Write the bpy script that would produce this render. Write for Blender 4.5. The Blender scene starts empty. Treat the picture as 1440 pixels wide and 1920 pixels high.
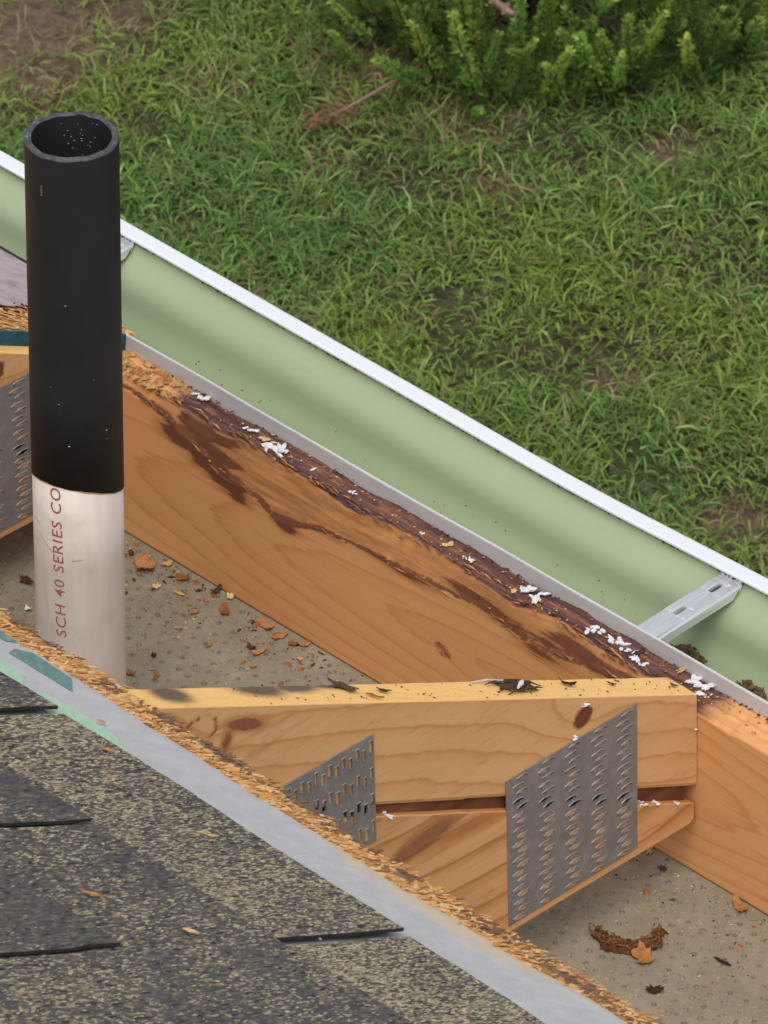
import bpy, bmesh, math, random
import numpy as np
from mathutils import Matrix, Vector, noise
random.seed(7); rng = np.random.default_rng(11)
S = bpy.context.scene
col = S.collection

# ------------------------------------------------------------------ camera, sky, sun, exposure
cam = bpy.data.objects.new('camera', bpy.data.cameras.new('camera')); col.objects.link(cam)
cam.data.sensor_fit = 'VERTICAL'; cam.data.sensor_height = 24.0
cam.data.lens = 24.0 * 14000.0 / 1920.0
cam.data.clip_end = 2000; cam.data.clip_start = 0.1
Rr = Vector((0.69011167, 0.72333794, -0.02298056)); Dn = Vector((0.39830594, -0.40613887, -0.82243759)); Fw = Vector((-0.60423361, 0.55842049, -0.56839097))
m = Matrix.Identity(4)
for i in range(3):
    m[i][0] = Rr[i]; m[i][1] = -Dn[i]; m[i][2] = -Fw[i]
m.translation = (3.95664062, -4.05012434, 4.13024211)
cam.matrix_world = m
cam.data.dof.use_dof = True; cam.data.dof.focus_distance = 7.1; cam.data.dof.aperture_fstop = 32
S.camera = cam

SUN_EL, SUN_AZ = math.radians(62), math.radians(-48)     # azimuth from +X towards +Y, where the sun stands
w = bpy.data.worlds.new('World'); S.world = w; w.use_nodes = True
wn = w.node_tree; bg = wn.nodes['Background']
sky = wn.nodes.new('ShaderNodeTexSky'); sky.sky_type = 'NISHITA'; sky.sun_disc = False
sky.sun_elevation = SUN_EL; sky.sun_rotation = math.pi / 2 - SUN_AZ
sky.air_density = 1.0; sky.dust_density = 3.0
hs = wn.nodes.new('ShaderNodeHueSaturation'); hs.inputs['Saturation'].default_value = 0.38   # overcast: a pale sky
wn.links.new(sky.outputs[0], hs.inputs['Color']); wn.links.new(hs.outputs[0], bg.inputs[0]); bg.inputs[1].default_value = 0.15
sl = bpy.data.lights.new('sun', 'SUN'); sl.energy = 1.2; sl.angle = math.radians(40); sl.color = (1, .96, .90)
so = bpy.data.objects.new('sun', sl); col.objects.link(so)
sd = Vector((math.cos(SUN_EL) * math.cos(SUN_AZ), math.cos(SUN_EL) * math.sin(SUN_AZ), math.sin(SUN_EL)))
so.rotation_euler = sd.to_track_quat('Z', 'Y').to_euler(); so.location = (0, 0, 20)
S.view_settings.view_transform = 'Standard'; S.view_settings.look = 'None'
S.view_settings.gamma = 1; S.view_settings.use_curve_mapping = False
S.view_settings.exposure = 0.25

# ------------------------------------------------------------------ node helper
class NG:
    def __init__(s, name):
        s.m = bpy.data.materials.new(name); s.m.use_nodes = True
        s.t = s.m.node_tree; s.n = s.t.nodes; s.b = s.n['Principled BSDF']
        s.pos = s.n.new('ShaderNodeNewGeometry').outputs['Position']
    def put(s, sock, v):
        if isinstance(v, bpy.types.NodeSocket): s.t.links.new(v, sock)
        elif isinstance(v, (tuple, list)) and len(v) == 3 and sock.type == 'RGBA': sock.default_value = (*v, 1)
        else: sock.default_value = v
    def scale(s, v, sc):
        n = s.n.new('ShaderNodeVectorMath'); n.operation = 'MULTIPLY'; s.put(n.inputs[0], v); s.put(n.inputs[1], sc if isinstance(sc, tuple) else (sc,) * 3); return n.outputs[0]
    def rot(s, v, e, sc=(1, 1, 1)):
        n = s.n.new('ShaderNodeMapping'); n.vector_type = 'TEXTURE'; s.put(n.inputs[0], v); n.inputs['Rotation'].default_value = e
        n.inputs['Scale'].default_value = tuple(1.0 / q for q in sc); return n.outputs[0]
    def noise(s, v, sc, det=4, rough=.55, dist=0):
        n = s.n.new('ShaderNodeTexNoise'); s.put(n.inputs['Vector'], v); n.inputs['Scale'].default_value = sc; n.inputs['Detail'].default_value = det
        n.inputs['Roughness'].default_value = rough; n.inputs['Distortion'].default_value = dist; return n.outputs[0]
    def vor(s, v, sc, feat='F1', out='Color', rnd=1):
        n = s.n.new('ShaderNodeTexVoronoi'); n.feature = feat; s.put(n.inputs['Vector'], v); n.inputs['Scale'].default_value = sc; n.inputs['Randomness'].default_value = rnd; return n.outputs[out]
    def math(s, op, a, b=0.0, c=0.0):
        n = s.n.new('ShaderNodeMath'); n.operation = op
        for i, v in enumerate((a, b, c)): s.put(n.inputs[i], v)
        return n.outputs[0]
    def ramp(s, f, pts, interp='LINEAR'):
        n = s.n.new('ShaderNodeValToRGB'); n.color_ramp.interpolation = interp; e = n.color_ramp.elements
        while len(e) < len(pts): e.new(.5)
        for q, (p, c) in zip(e, pts): q.position = p; q.color = (*c, 1) if isinstance(c, (tuple, list)) else (c, c, c, 1)
        s.put(n.inputs[0], f); return n.outputs[0]
    def mix(s, f, a, b, mode='MIX'):
        n = s.n.new('ShaderNodeMix'); n.data_type = 'RGBA'; n.blend_type = mode
        s.put(n.inputs[0], f); s.put(n.inputs[6], a); s.put(n.inputs[7], b); return n.outputs[2]
    def smooth(s, v, a, b):
        n = s.n.new('ShaderNodeMapRange'); n.interpolation_type = 'SMOOTHSTEP'; s.put(n.inputs[0], v); n.inputs[1].default_value = a; n.inputs[2].default_value = b; return n.outputs[0]
    def attr(s, name, out='Fac'):
        n = s.n.new('ShaderNodeAttribute'); n.attribute_name = name; return n.outputs[out]
    def xyz(s, v, i):
        n = s.n.new('ShaderNodeSeparateXYZ'); s.put(n.inputs[0], v); return n.outputs[i]
    def rand(s):
        return s.n.new('ShaderNodeObjectInfo').outputs['Random']
    def bump(s, h, st, d=.001):
        n = s.n.new('ShaderNodeBump'); n.inputs['Strength'].default_value = st; n.inputs['Distance'].default_value = d; s.put(n.inputs['Height'], h)
        s.t.links.new(n.outputs[0], s.b.inputs['Normal'])
    def out(s, colr, rough=.7, metal=0.0, spec=.3):
        s.put(s.b.inputs['Base Color'], colr); s.put(s.b.inputs['Roughness'], rough); s.put(s.b.inputs['Metallic'], metal)
        s.b.inputs['Specular IOR Level'].default_value = spec; return s.m

# ------------------------------------------------------------------ materials
def wood(name, light, mid, dark, freq, ax=(2.0, 60.0, 60.0), rough=.62, stainc=(.055, .022, .014), topc=None, fine=1.0, smudge=None, peel=False):
    """lumber: 'grain' attribute carries the growth-ring field, 'stain' rot, 'knot' knots, 'top' top face, coloured apart (rotted on the fascia)"""
    g = NG(name); p = g.pos
    n1 = g.noise(g.scale(p, ax), 1.0, 5, .6)
    n2 = g.noise(g.scale(p, tuple(a * 4 for a in ax)), 1.0, 3, .7)
    gr = g.math('ADD', g.math('MULTIPLY', g.attr('grain'), freq), g.math('MULTIPLY', n1, .9))
    fr = g.math('FRACT', gr)
    band = g.ramp(fr, [(0, light), (.45, light), (.8, mid), (.93, dark), (1, light)])
    c = g.mix(g.math('MULTIPLY', n2, .35 * fine), band, dark)
    c = g.mix(g.math('MULTIPLY', g.noise(p, 9, 3), .35), c, mid)
    big = g.smooth(g.noise(g.scale(p, (6, 6, 14)), 1, 4), .45, .75)
    c = g.mix(g.math('MULTIPLY', big, .25), c, dark)
    fib = g.smooth(g.noise(g.scale(p, tuple(a * 7 for a in ax)), 1.0, 4, .75), .56, .70)
    c = g.mix(g.math('MULTIPLY', fib, .30), c, tuple(.75 * q for q in dark))
    fib2 = g.smooth(g.noise(g.scale(p, tuple(a * 11 for a in ax)), 1.3, 3, .7), .58, .72)
    c = g.mix(g.math('MULTIPLY', fib2, .25), c, tuple(min(1, 1.18 * q) for q in light))
    if topc:
        t = g.attr('top')
        tn = g.noise(g.scale(p, ax), 2.2, 6, .65)
        tcol = g.ramp(tn, topc)
        c = g.mix(t, c, tcol)
    edge = g.noise(g.scale(p, tuple(2.2 * a for a in ax)), 1.0, 6, .65)
    st = g.math('ADD', g.attr('stain'), g.math('MULTIPLY', g.math('SUBTRACT', edge, .5), .9))
    e2 = g.noise(g.scale(p, tuple(7 * a for a in ax)), 1.0, 5, .7)
    if peel:
        pn = g.noise(g.scale(p, (9, 130, 190)), 1, 6, .7); pn2 = g.noise(g.scale(p, (14, 50, 60)), 1, 5, .65)
        pc = g.ramp(g.math('ADD', g.math('MULTIPLY', pn, .5), g.math('MULTIPLY', pn2, .5)), [(.34, (.085, .030, .014)), (.46, (.22, .085, .030)), (.54, (.46, .20, .066)), (.68, (.62, .31, .115))])
        pm = g.smooth(g.math('ADD', g.attr('peel'), g.math('MULTIPLY', g.math('SUBTRACT', e2, .5), .6)), .25, .6)
        c = g.mix(g.math('MULTIPLY', pm, .55), c, pc)
    st2 = g.math('ADD', st, g.math('MULTIPLY', g.math('SUBTRACT', e2, .5), .55))
    halo = g.smooth(st2, .02, .34)
    c = g.mix(g.math('MULTIPLY', halo, g.math('MULTIPLY', g.math('SUBTRACT', 1.0, g.attr('top')), .75)), c, g.mix(e2, tuple(.62 * q for q in dark), tuple(1.0 * q for q in dark)))
    sm = g.math('MAXIMUM', g.math('MULTIPLY', g.smooth(st2, .36, .60), g.math('SUBTRACT', 1.0, g.attr('top'))), g.math('MULTIPLY', g.smooth(g.math('ADD', g.attr('stain'), g.math('MULTIPLY', g.math('SUBTRACT', e2, .5), .5)), .12, .85), g.attr('top')))
    sn = g.noise(p, 90, 5, .7)
    scol = g.mix(sn, stainc, tuple(2.6 * q for q in stainc))
    if smudge: scol = g.mix(g.attr('top'), scol, g.mix(sn, smudge, tuple(2.2 * q for q in smudge)))
    c = g.mix(g.math('MULTIPLY', sm, .9), c, scol)
    kn = g.smooth(g.math('ADD', g.attr('knot'), g.math('MULTIPLY', g.math('SUBTRACT', g.noise(p, 120, 4), .5), .35)), .42, .6)
    c = g.mix(kn, c, g.mix(g.noise(p, 160, 4), (.09, .022, .012), (.24, .07, .035)))
    g.bump(g.math('ADD', g.math('MULTIPLY', n2, .6), g.math('ADD', g.math('MULTIPLY', edge, .3), g.math('MULTIPLY', sm, -.8))), .45, .0012)
    return g.out(c, g.mix(sm, (rough,) * 3, (.8,) * 3), 0, .25)

M = {}
M['fascia_wood'] = wood('fascia wood', (.70, .350, .145), (.66, .312, .118), (.55, .238, .082), 55, ax=(2.2, 70, 70), stainc=(.068, .022, .013), fine=.6, peel=True,
    topc=[(.25, (.030, .015, .017)), (.42, (.075, .034, .034)), (.54, (.13, .058, .048)), (.64, (.24, .10, .05)), (.74, (.46, .21, .08))])
M['truss_wood'] = wood('truss wood', (.68, .395, .185), (.63, .335, .138), (.50, .225, .078), 40, ax=(60, 3, 26), stainc=(.13, .042, .022), smudge=(.035, .033, .036),
    topc=[(.25, (.74, .39, .115)), (.5, (.87, .52, .185)), (.68, (.80, .44, .14)), (.85, (.50, .24, .07))], fine=.7)
M['chord_wood'] = wood('bottom chord wood', (.66, .365, .168), (.55, .255, .092), (.36, .138, .045), 50, ax=(60, 2.0, 34), stainc=(.15, .06, .03), fine=.7,
    topc=[(.2, (.60, .30, .10)), (.8, (.42, .19, .06))])
g = NG('shim wood'); n = g.noise(g.scale(g.pos, (60, 8, 60)), 1, 4)
M['shim'] = g.out(g.ramp(n, [(.3, (.10, .032, .018)), (.7, (.23, .085, .045))]), .8)

g = NG('galvanized steel plate'); n = g.noise(g.pos, 55, 5, .6); n2 = g.noise(g.pos, 400, 2)
sp = g.vor(g.pos, 120); spv = g.math('MULTIPLY', g.xyz(sp, 0), .16)
c = g.ramp(g.math('ADD', n, spv), [(.35, (.225, .22, .225)), (.62, (.27, .265, .27)), (.8, (.33, .33, .34))])
dirt = g.smooth(g.noise(g.pos, 26, 5, .7), .6, .78)
M['plate'] = g.out(g.mix(g.math('MULTIPLY', dirt, .3), c, (.42, .41, .40)), g.ramp(n, [(.3, .62), (.7, .46)]), .55, .5)
g = NG('galvanized hanger'); n = g.noise(g.scale(g.pos, (300, 12, 300)), 1, 4)
M['hanger'] = g.out(g.ramp(n, [(.3, (.56, .57, .58)), (.7, (.76, .77, .78))]), .42, .6, .5)

g = NG('light green gutter paint'); n = g.noise(g.scale(g.pos, (3, 8, 8)), 1, 4); n2 = g.noise(g.pos, 700, 2)
sp = g.smooth(g.vor(g.pos, 60, out='Distance'), .10, .05); sel = g.smooth(g.noise(g.pos, 30, 2), .66, .72)
c = g.ramp(n, [(.3, (.315, .385, .228)), (.7, (.355, .428, .262))])
dn = g.smooth(g.noise(g.scale(g.pos, (14, 30, 30)), 1, 5, .7), .60, .85)
c = g.mix(g.math('MULTIPLY', dn, .16), c, (.26, .28, .19))
st = g.smooth(g.noise(g.scale(g.pos, (5, 60, 60)), 1, 6, .7), .56, .80); c = g.mix(g.math('MULTIPLY', st, .22), c, (.20, .23, .145)); gr2 = g.noise(g.pos, 900, 2, .6); c = g.mix(g.math('MULTIPLY', g.smooth(gr2, .62, .72), .25), c, (.24, .27, .18))
M['green'] = g.out(g.mix(g.math('MULTIPLY', sp, g.math('MULTIPLY', sel, .7)), c, (.30, .27, .18)), .42, 0, .4)
g = NG('white gutter paint'); n = g.noise(g.pos, 40, 5, .7); f = g.smooth(n, .66, .74)
M['white'] = g.out(g.mix(g.math('MULTIPLY', f, .22), (.70, .715, .745), (.35, .34, .33)), .38, 0, .4)
g = NG('grey flange'); n = g.noise(g.scale(g.pos, (8, 60, 60)), 1, 5, .7)
M['flange'] = g.out(g.ramp(n, [(.3, (.47, .45, .455)), (.6, (.55, .53, .535)), (.8, (.40, .37, .35))]), .55, 0, .3)

g = NG('black pipe paint'); n = g.noise(g.pos, 30, 4); f = g.noise(g.pos, 900, 2)
M['black'] = g.out(g.ramp(n, [(.3, (.016, .0155, .0175)), (.7, (.021, .020, .022))]), g.ramp(g.noise(g.pos, 12, 3), [(.3, .52), (.7, .66)]), 0, .35)
g.bump(f, .12, .0004)
g = NG('scuffed pipe rim'); n = g.noise(g.pos, 130, 5, .75)
M['rim'] = g.out(g.ramp(n, [(.38, (.04, .04, .045)), (.6, (.085, .085, .095)), (.78, (.28, .28, .30))]), .6)
g = NG('white plastic pipe'); n = g.noise(g.scale(g.pos, (40, 40, 6)), 1, 6, .65); n2 = g.noise(g.scale(g.pos, (90, 90, 3)), 1, 3); n3 = g.noise(g.pos, 16, 4, .6)
c = g.ramp(n, [(.25, (.56, .475, .42)), (.5, (.64, .555, .50)), (.75, (.69, .61, .555))])
c = g.mix(g.math('MULTIPLY', g.smooth(n3, .52, .72), .35), c, (.40, .33, .27))
M['pvc'] = g.out(g.mix(g.math('MULTIPLY', g.smooth(n2, .55, .8), .3), c, (.46, .40, .34)), .5, 0, .35)
g = NG('red pipe print'); n = g.noise(g.pos, 500, 3, .7)
M['print'] = g.out(g.ramp(n, [(.35, (.33, .075, .10)), (.62, (.44, .16, .17)), (.75, (.56, .42, .38))]), .6)
g = NG('red scuff'); M['scuff'] = g.out((.52, .25, .2), .7)
g = NG('yellowed paint edge'); M['edge'] = g.out((.55, .38, .17), .6)

g = NG('oriented strand board')
p = g.pos
layers = []
for k, (a, sc) in enumerate(((.15, 1), (-.5, 1.2), (.8, .9), (2.0, 1.1))):
    v = g.rot(p, (0, 0, a + .75), (130, 26, 40)); layers.append(g.vor(v, sc))
c = g.ramp(g.xyz(layers[0], 0), [(0, (.36, .16, .05)), (.35, (.56, .27, .088)), (.7, (.70, .39, .14)), (1, (.78, .50, .22))])
for k in (1, 2, 3):
    c2 = g.ramp(g.xyz(layers[k], k % 3), [(0, (.26, .11, .035)), (.4, (.55, .28, .10)), (.8, (.70, .42, .17)), (1, (.78, .54, .27))])
    c = g.mix(g.smooth(g.xyz(layers[k], (k + 1) % 3), .55, .6), c, c2)
n = g.noise(g.rot(p, (0, 0, .9), (160, 30, 30)), 1, 4, .7)
c = g.mix(g.math('MULTIPLY', g.smooth(n, .55, .75), .55), c, (.17, .07, .025))
dk = g.smooth(g.math('ADD', g.noise(g.rot(p, (0, 0, .2), (7, 26, 8)), 1, 5, .65), g.math('MULTIPLY', g.attr('stain'), .28)), .74, .84)
c = g.mix(g.math('MULTIPLY', dk, .8), c, g.mix(g.noise(p, 200, 3), (.10, .065, .055), (.20, .14, .12)))
g.bump(g.math('ADD', n, g.xyz(layers[1], 0)), .8, .002)
M['osb'] = g.out(c, .85, 0, .15)
g = NG('loose strand'); r = g.rand(); a = g.attr('tone')
c = g.ramp(a, [(0, (.15, .095, .075)), (.04, (.36, .15, .048)), (.3, (.54, .25, .078)), (.65, (.70, .39, .145)), (1, (.84, .60, .32))])
M['strand'] = g.out(g.mix(g.math('MULTIPLY', g.noise(g.pos, 200, 4, .7), .5), c, (.35, .16, .055)), .85, 0, .15)

g = NG('grey underlayment'); n = g.noise(g.pos, 45, 5, .65); n2 = g.noise(g.rot(g.pos, (0, 0, .78), (220, 30, 30)), 1, 4, .7)
c = g.ramp(n, [(.3, (.41, .40, .405)), (.6, (.47, .46, .465)), (.8, (.54, .53, .53))])
c = g.mix(g.math('MULTIPLY', g.smooth(n2, .60, .75), .5), c, (.35, .30, .27)); fb = g.noise(g.scale(p, (110, 40, 40)), 1, 5, .75) if False else g.noise(g.scale(g.pos, (260, 60, 60)), 1, 5, .75); c = g.mix(g.math('MULTIPLY', g.smooth(fb, .58, .72), .4), c, (.62, .62, .64))
tan = g.smooth(g.math('ADD', g.math('MULTIPLY', g.noise(g.pos, 22, 5, .7), .8), g.attr('stain')), .62, .95)
c = g.mix(g.math('MULTIPLY', tan, .7), c, (.60, .46, .28))
g.bump(g.noise(g.pos, 60, 4), .3, .002)
M['under'] = g.out(c, .55, 0, .3)
g = NG('dark green print'); n = g.noise(g.rot(g.pos, (0, 0, .75), (200, 60, 60)), 1, 5, .7)
M['dkgreen'] = g.out(g.ramp(n, [(.4, (.10, .20, .185)), (.62, (.15, .27, .245)), (.78, (.38, .45, .42))]), .6)
g = NG('light green print'); n = g.noise(g.rot(g.pos, (0, 0, .75), (200, 60, 60)), 1, 5, .7)
M['ltgreen'] = g.out(g.ramp(n, [(.35, (.30, .52, .33)), (.52, (.36, .55, .39)), (.62, (.45, .54, .47)), (.75, (.50, .52, .51))]), .6)
g = NG('teal edge paint'); n = g.noise(g.scale(g.pos, (60, 60, 160)), 1, 5, .7)
M['teal'] = g.out(g.ramp(n, [(.3, (.006, .05, .075)), (.55, (.012, .085, .12)), (.75, (.03, .13, .15))]), .6)
g = NG('lavender stained underlayment'); n = g.noise(g.pos, 40, 5, .7)
M['lav'] = g.out(g.ramp(n, [(.3, (.27, .21, .215)), (.5, (.40, .325, .335)), (.6, (.44, .36, .36)), (.7, (.40, .21, .13))]), .6)
g = NG('black tar'); M['tar'] = g.out((.02, .02, .022), .6)

g = NG('asphalt shingle granules'); p = g.pos
tone = g.attr('tone')
an = g.rot(p, (0, 0, .12), (1, .32, .32))           # granules rolled out flat along one direction
v1 = g.vor(an, 500); v2 = g.vor(an, 780); v3 = g.vor(an, 420)
big = g.noise(p, 14, 4, .6); mid = g.noise(p, 60, 3, .6)
base = g.ramp(g.xyz(v1, 1), [(0, (.050, .050, .056)), (.4, (.076, .072, .077)), (.75, (.105, .096, .092)), (1, (.17, .15, .12))])
base = g.mix(g.math('MULTIPLY', big, .45), base, (.10, .082, .070))
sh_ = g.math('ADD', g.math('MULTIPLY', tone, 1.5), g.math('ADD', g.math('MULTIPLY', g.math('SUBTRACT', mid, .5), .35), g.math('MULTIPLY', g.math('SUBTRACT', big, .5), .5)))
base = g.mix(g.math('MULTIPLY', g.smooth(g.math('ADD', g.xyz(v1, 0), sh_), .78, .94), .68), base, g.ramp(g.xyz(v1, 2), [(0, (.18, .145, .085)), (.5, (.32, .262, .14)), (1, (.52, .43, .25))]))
base = g.mix(g.smooth(g.math('ADD', g.xyz(v2, 0), sh_), .86, .92), base, g.ramp(g.xyz(v2, 2), [(0, (.26, .215, .13)), (1, (.54, .47, .31))]))
base = g.mix(g.smooth(g.xyz(v3, 1), .92, .97), base, (.030, .030, .034))
g.bump(g.math('ADD', g.xyz(v1, 0), g.math('MULTIPLY', g.xyz(v2, 1), .6)), .9, .0016)
M['shingle'] = g.out(base, .9, 0, .2)
g = NG('cut asphalt edge'); M['asphalt'] = g.out(g.ramp(g.noise(g.pos, 500, 3, .7), [(.4, (.018, .018, .02)), (.7, (.06, .058, .06))]), .9, 0, .2)

g = NG('soffit panel'); p = g.pos; n = g.noise(p, 16, 6, .65); n2 = g.noise(p, 160, 4, .7); vs = g.vor(p, 420)
c = g.ramp(n, [(.3, (.20, .168, .115)), (.55, (.25, .213, .15)), (.75, (.31, .27, .20))])
c = g.mix(g.math('MULTIPLY', g.smooth(g.xyz(vs, 0), .93, .97), .4), c, (.34, .29, .20))
c = g.mix(g.math('MULTIPLY', g.smooth(g.xyz(vs, 1), .965, .985), .5), c, (.10, .075, .05))
c = g.mix(g.math('MULTIPLY', g.smooth(g.xyz(vs, 2), .975, .99), .5), c, (.45, .40, .30))
g.bump(n2, .4, .0015)
M['soffit'] = g.out(c, .75, 0, .25)
g = NG('soffit punch burr'); n = g.noise(g.pos, 120, 3); M['burr'] = g.out(g.ramp(n, [(.35, (.13, .115, .10)), (.65, (.23, .21, .18))]), .5, .0, .4)

def flake_mat(name, pts, rough=.85):
    g = NG(name); n = g.noise(g.scale(g.pos, (190, 90, 190)), 1, 6, .75); r = g.rand(); g.bump(n, .9, .002)
    return g.out(g.ramp(g.math('ADD', g.math('MULTIPLY', n, .7), g.math('MULTIPLY', r, .3)), pts), rough, 0, .2)
M['flake'] = flake_mat('orange wood flake', [(.25, (.16, .055, .02)), (.45, (.32, .13, .042)), (.62, (.45, .21, .075)), (.8, (.55, .30, .12))])
M['pale'] = flake_mat('pale wood chip', [(.3, (.45, .27, .10)), (.7, (.70, .50, .25))])
M['bark'] = flake_mat('dark bark', [(.3, (.014, .010, .009)), (.5, (.045, .028, .02)), (.75, (.14, .08, .045))])
M['bark2'] = flake_mat('rotten brown wood', [(.3, (.022, .011, .007)), (.48, (.075, .032, .014)), (.62, (.17, .075, .028)), (.8, (.34, .16, .06))])
M['curl'] = flake_mat('curled bark', [(.28, (.03, .014, .008)), (.45, (.12, .048, .018)), (.6, (.26, .11, .038)), (.8, (.38, .18, .065))])
M['litter'] = flake_mat('leaf litter', [(.3, (.05, .034, .02)), (.5, (.16, .10, .052)), (.75, (.30, .21, .12))])
g = NG('white foam'); n = g.noise(g.pos, 200, 4); M['foam'] = g.out(g.ramp(n, [(.3, (.55, .53, .52)), (.6, (.72, .71, .72))]), .8, 0, .2)

g = NG('soil and thatch'); p = g.pos; n = g.noise(p, 3.0, 6, .65); n2 = g.noise(p, 45, 6, .7); n3 = g.noise(p, .6, 4)
c = g.ramp(n2, [(.28, (.026, .020, .012)), (.5, (.075, .058, .035)), (.7, (.15, .115, .074))])
far = g.smooth(n, .35, .6); c = g.mix(g.math('MULTIPLY', far, .7), c, g.ramp(n2, [(.3, (.028, .042, .014)), (.7, (.08, .11, .035))]))
pt = g.attr('bare')
c = g.mix(pt, c, g.ramp(n2, [(.3, (.11, .07, .048)), (.55, (.225, .150, .110)), (.75, (.32, .225, .17))]))
g.bump(n2, .8, .02); M['soil'] = g.out(c, .95, 0, .1)

def leaf_mat(name, trans=.25, vary=False):
    g = NG(name); a = g.attr('col', 'Color'); n = g.noise(g.pos, 60, 3)
    c = g.mix(g.math('MULTIPLY', n, .18), a, (.02, .035, .012))
    if vary: c = g.mix(1.0, c, g.ramp(g.rand(), [(0, (.6, .75, .7)), (.5, (1.35, 1.6, 1.3)), (.85, (1.9, 2.0, 1.5)), (1, (2.5, 2.0, 1.5))]), 'MULTIPLY')
    g.out(c, .55, 0, .25)
    tr = g.n.new('ShaderNodeBsdfTranslucent'); g.put(tr.inputs[0], c)
    mx = g.n.new('ShaderNodeMixShader'); mx.inputs[0].default_value = trans
    g.t.links.new(g.b.outputs[0], mx.inputs[1]); g.t.links.new(tr.outputs[0], mx.inputs[2])
    g.t.links.new(mx.outputs[0], g.n['Material Output'].inputs[0]); return g.m
M['grass'] = leaf_mat('grass blades'); M['leaf'] = leaf_mat('shrub leaves', .2, True)
g = NG('shrub stem'); M['stem'] = g.out(g.ramp(g.noise(g.pos, 60, 4), [(.3, (.035, .022, .014)), (.7, (.09, .06, .035))]), .9)
g = NG('pink bare twig'); M['twig'] = g.out(g.ramp(g.noise(g.pos, 50, 4), [(.3, (.20, .115, .085)), (.7, (.33, .205, .16))]), .8)
g = NG('rust dead needles'); M['rust'] = g.out(g.ramp(g.noise(g.pos, 50, 4), [(.3, (.12, .055, .022)), (.7, (.25, .125, .05))]), .85)
g = NG('house siding'); M['siding'] = g.out((.5, .48, .43), .7)

# ------------------------------------------------------------------ object helpers
ORG = {}
def meta(o, label=None, cat=None, group=None, kind=None):
    for k, v in (('label', label), ('category', cat), ('group', group), ('kind', kind)):
        if v: o[k] = v
    return o
def root(name, loc, label, cat, group=None):
    o = bpy.data.objects.new(name, None); o.empty_display_size = .02; col.objects.link(o); o.location = loc; ORG[o] = np.array(loc, float)
    return meta(o, label, cat, group)
def mk(name, v, f, mat, parent=None, smooth=False, at=None, attrs=None, mats=None, fmat=None):
    """mesh object from WORLD coordinates; its origin sits at its parent's origin, or at `at`"""
    org = ORG[parent] if parent is not None else np.array(at if at is not None else (0, 0, 0), float)
    me = bpy.data.meshes.new(name)
    v = np.asarray(v, float) - org
    me.from_pydata(v.tolist(), [], [list(map(int, q)) for q in f]); me.update()
    for q in (mats or [mat]): me.materials.append(q)
    if fmat is not None: me.polygons.foreach_set('material_index', np.asarray(fmat, np.int32))
    if smooth: me.polygons.foreach_set('use_smooth', [True] * len(me.polygons))
    for k, a in (attrs or {}).items():
        a = np.asarray(a, np.float32)
        if a.ndim == 1: me.attributes.new(k, 'FLOAT', 'POINT').data.foreach_set('value', a)
        else: me.attributes.new(k, 'FLOAT_COLOR', 'POINT').data.foreach_set('color', np.c_[a, np.ones(len(a))].astype(np.float32).ravel())
    o = bpy.data.objects.new(name, me); col.objects.link(o)
    if parent is not None: o.parent = parent
    else: o.location = org
    ORG[o] = org
    return o
def box(x0, x1, y0, y1, z0, z1):
    v = [(x, y, z) for x in (x0, x1) for y in (y0, y1) for z in (z0, z1)]
    return v, [(0, 1, 3, 2), (4, 6, 7, 5), (0, 4, 5, 1), (2, 3, 7, 6), (0, 2, 6, 4), (1, 5, 7, 3)]
class MB:
    def __init__(s): s.v = []; s.f = []; s.t = []
    def add(s, v, f, t=0.5):
        b = len(s.v); s.v += [tuple(q) for q in v]; s.f += [tuple(b + i for i in q) for q in f]; s.t += [t] * len(v)
def grid_faces(nu, nv, wrap_v=False):
    f = []
    for i in range(nu - 1):
        for j in range(nv if wrap_v else nv - 1):
            k = (j + 1) % nv
            f.append((i * nv + j, i * nv + k, (i + 1) * nv + k, (i + 1) * nv + j))
    return f
def tube(pts, rads, n=8, caps=True):
    pts = [Vector(p) for p in pts]; v = []; 
    for i, p in enumerate(pts):
        d = (pts[min(i + 1, len(pts) - 1)] - pts[max(i - 1, 0)]).normalized()
        a = d.orthogonal().normalized(); b = d.cross(a)
        for k in range(n):
            t = 2 * math.pi * k / n; v.append(p + rads[i] * (math.cos(t) * a + math.sin(t) * b))
    f = grid_faces(len(pts), n, True)
    if caps: f += [tuple(range(n))[::-1], tuple(range((len(pts) - 1) * n, len(pts) * n))]
    return v, f
def fbm(x, y, z, o=4): return noise.fractal(Vector((x, y, z)), 1.0, 2.0, o)
def fbmA(P, o=4): return np.array([noise.fractal(Vector(p), 1.0, 2.0, o) for p in P])
def segd(px, pz, pts):
    """distance to a polyline of (x, z, width); returns d/width minimum, and signed height above the line"""
    best = np.full(px.shape, 9.0)
    for (x0, z0, w0), (x1, z1, w1) in zip(pts[:-1], pts[1:]):
        dx, dz = x1 - x0, z1 - z0; t = np.clip(((px - x0) * dx + (pz - z0) * dz) / (dx * dx + dz * dz), 0, 1)
        d = np.hypot(px - x0 - t * dx, pz - z0 - t * dz) / (w0 + t * (w1 - w0)); best = np.minimum(best, d)
    return best

SLOPE = 0.497; LN = math.hypot(1, SLOPE)
C0 = 0.0066                                         # top of the truss chords where they meet the fascia
def roofz(y): return C0 - SLOPE * y
EX = np.array([1., 0, 0]); ED = np.array([0, -1, SLOPE]) / LN; EN = np.array([0, SLOPE, 1]) / LN
R0 = np.array([0, 0, C0])
def rp(x, s, n): return R0 + x * EX + s * ED + n * EN    # roof frame: along eave, up slope, off the plane

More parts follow.
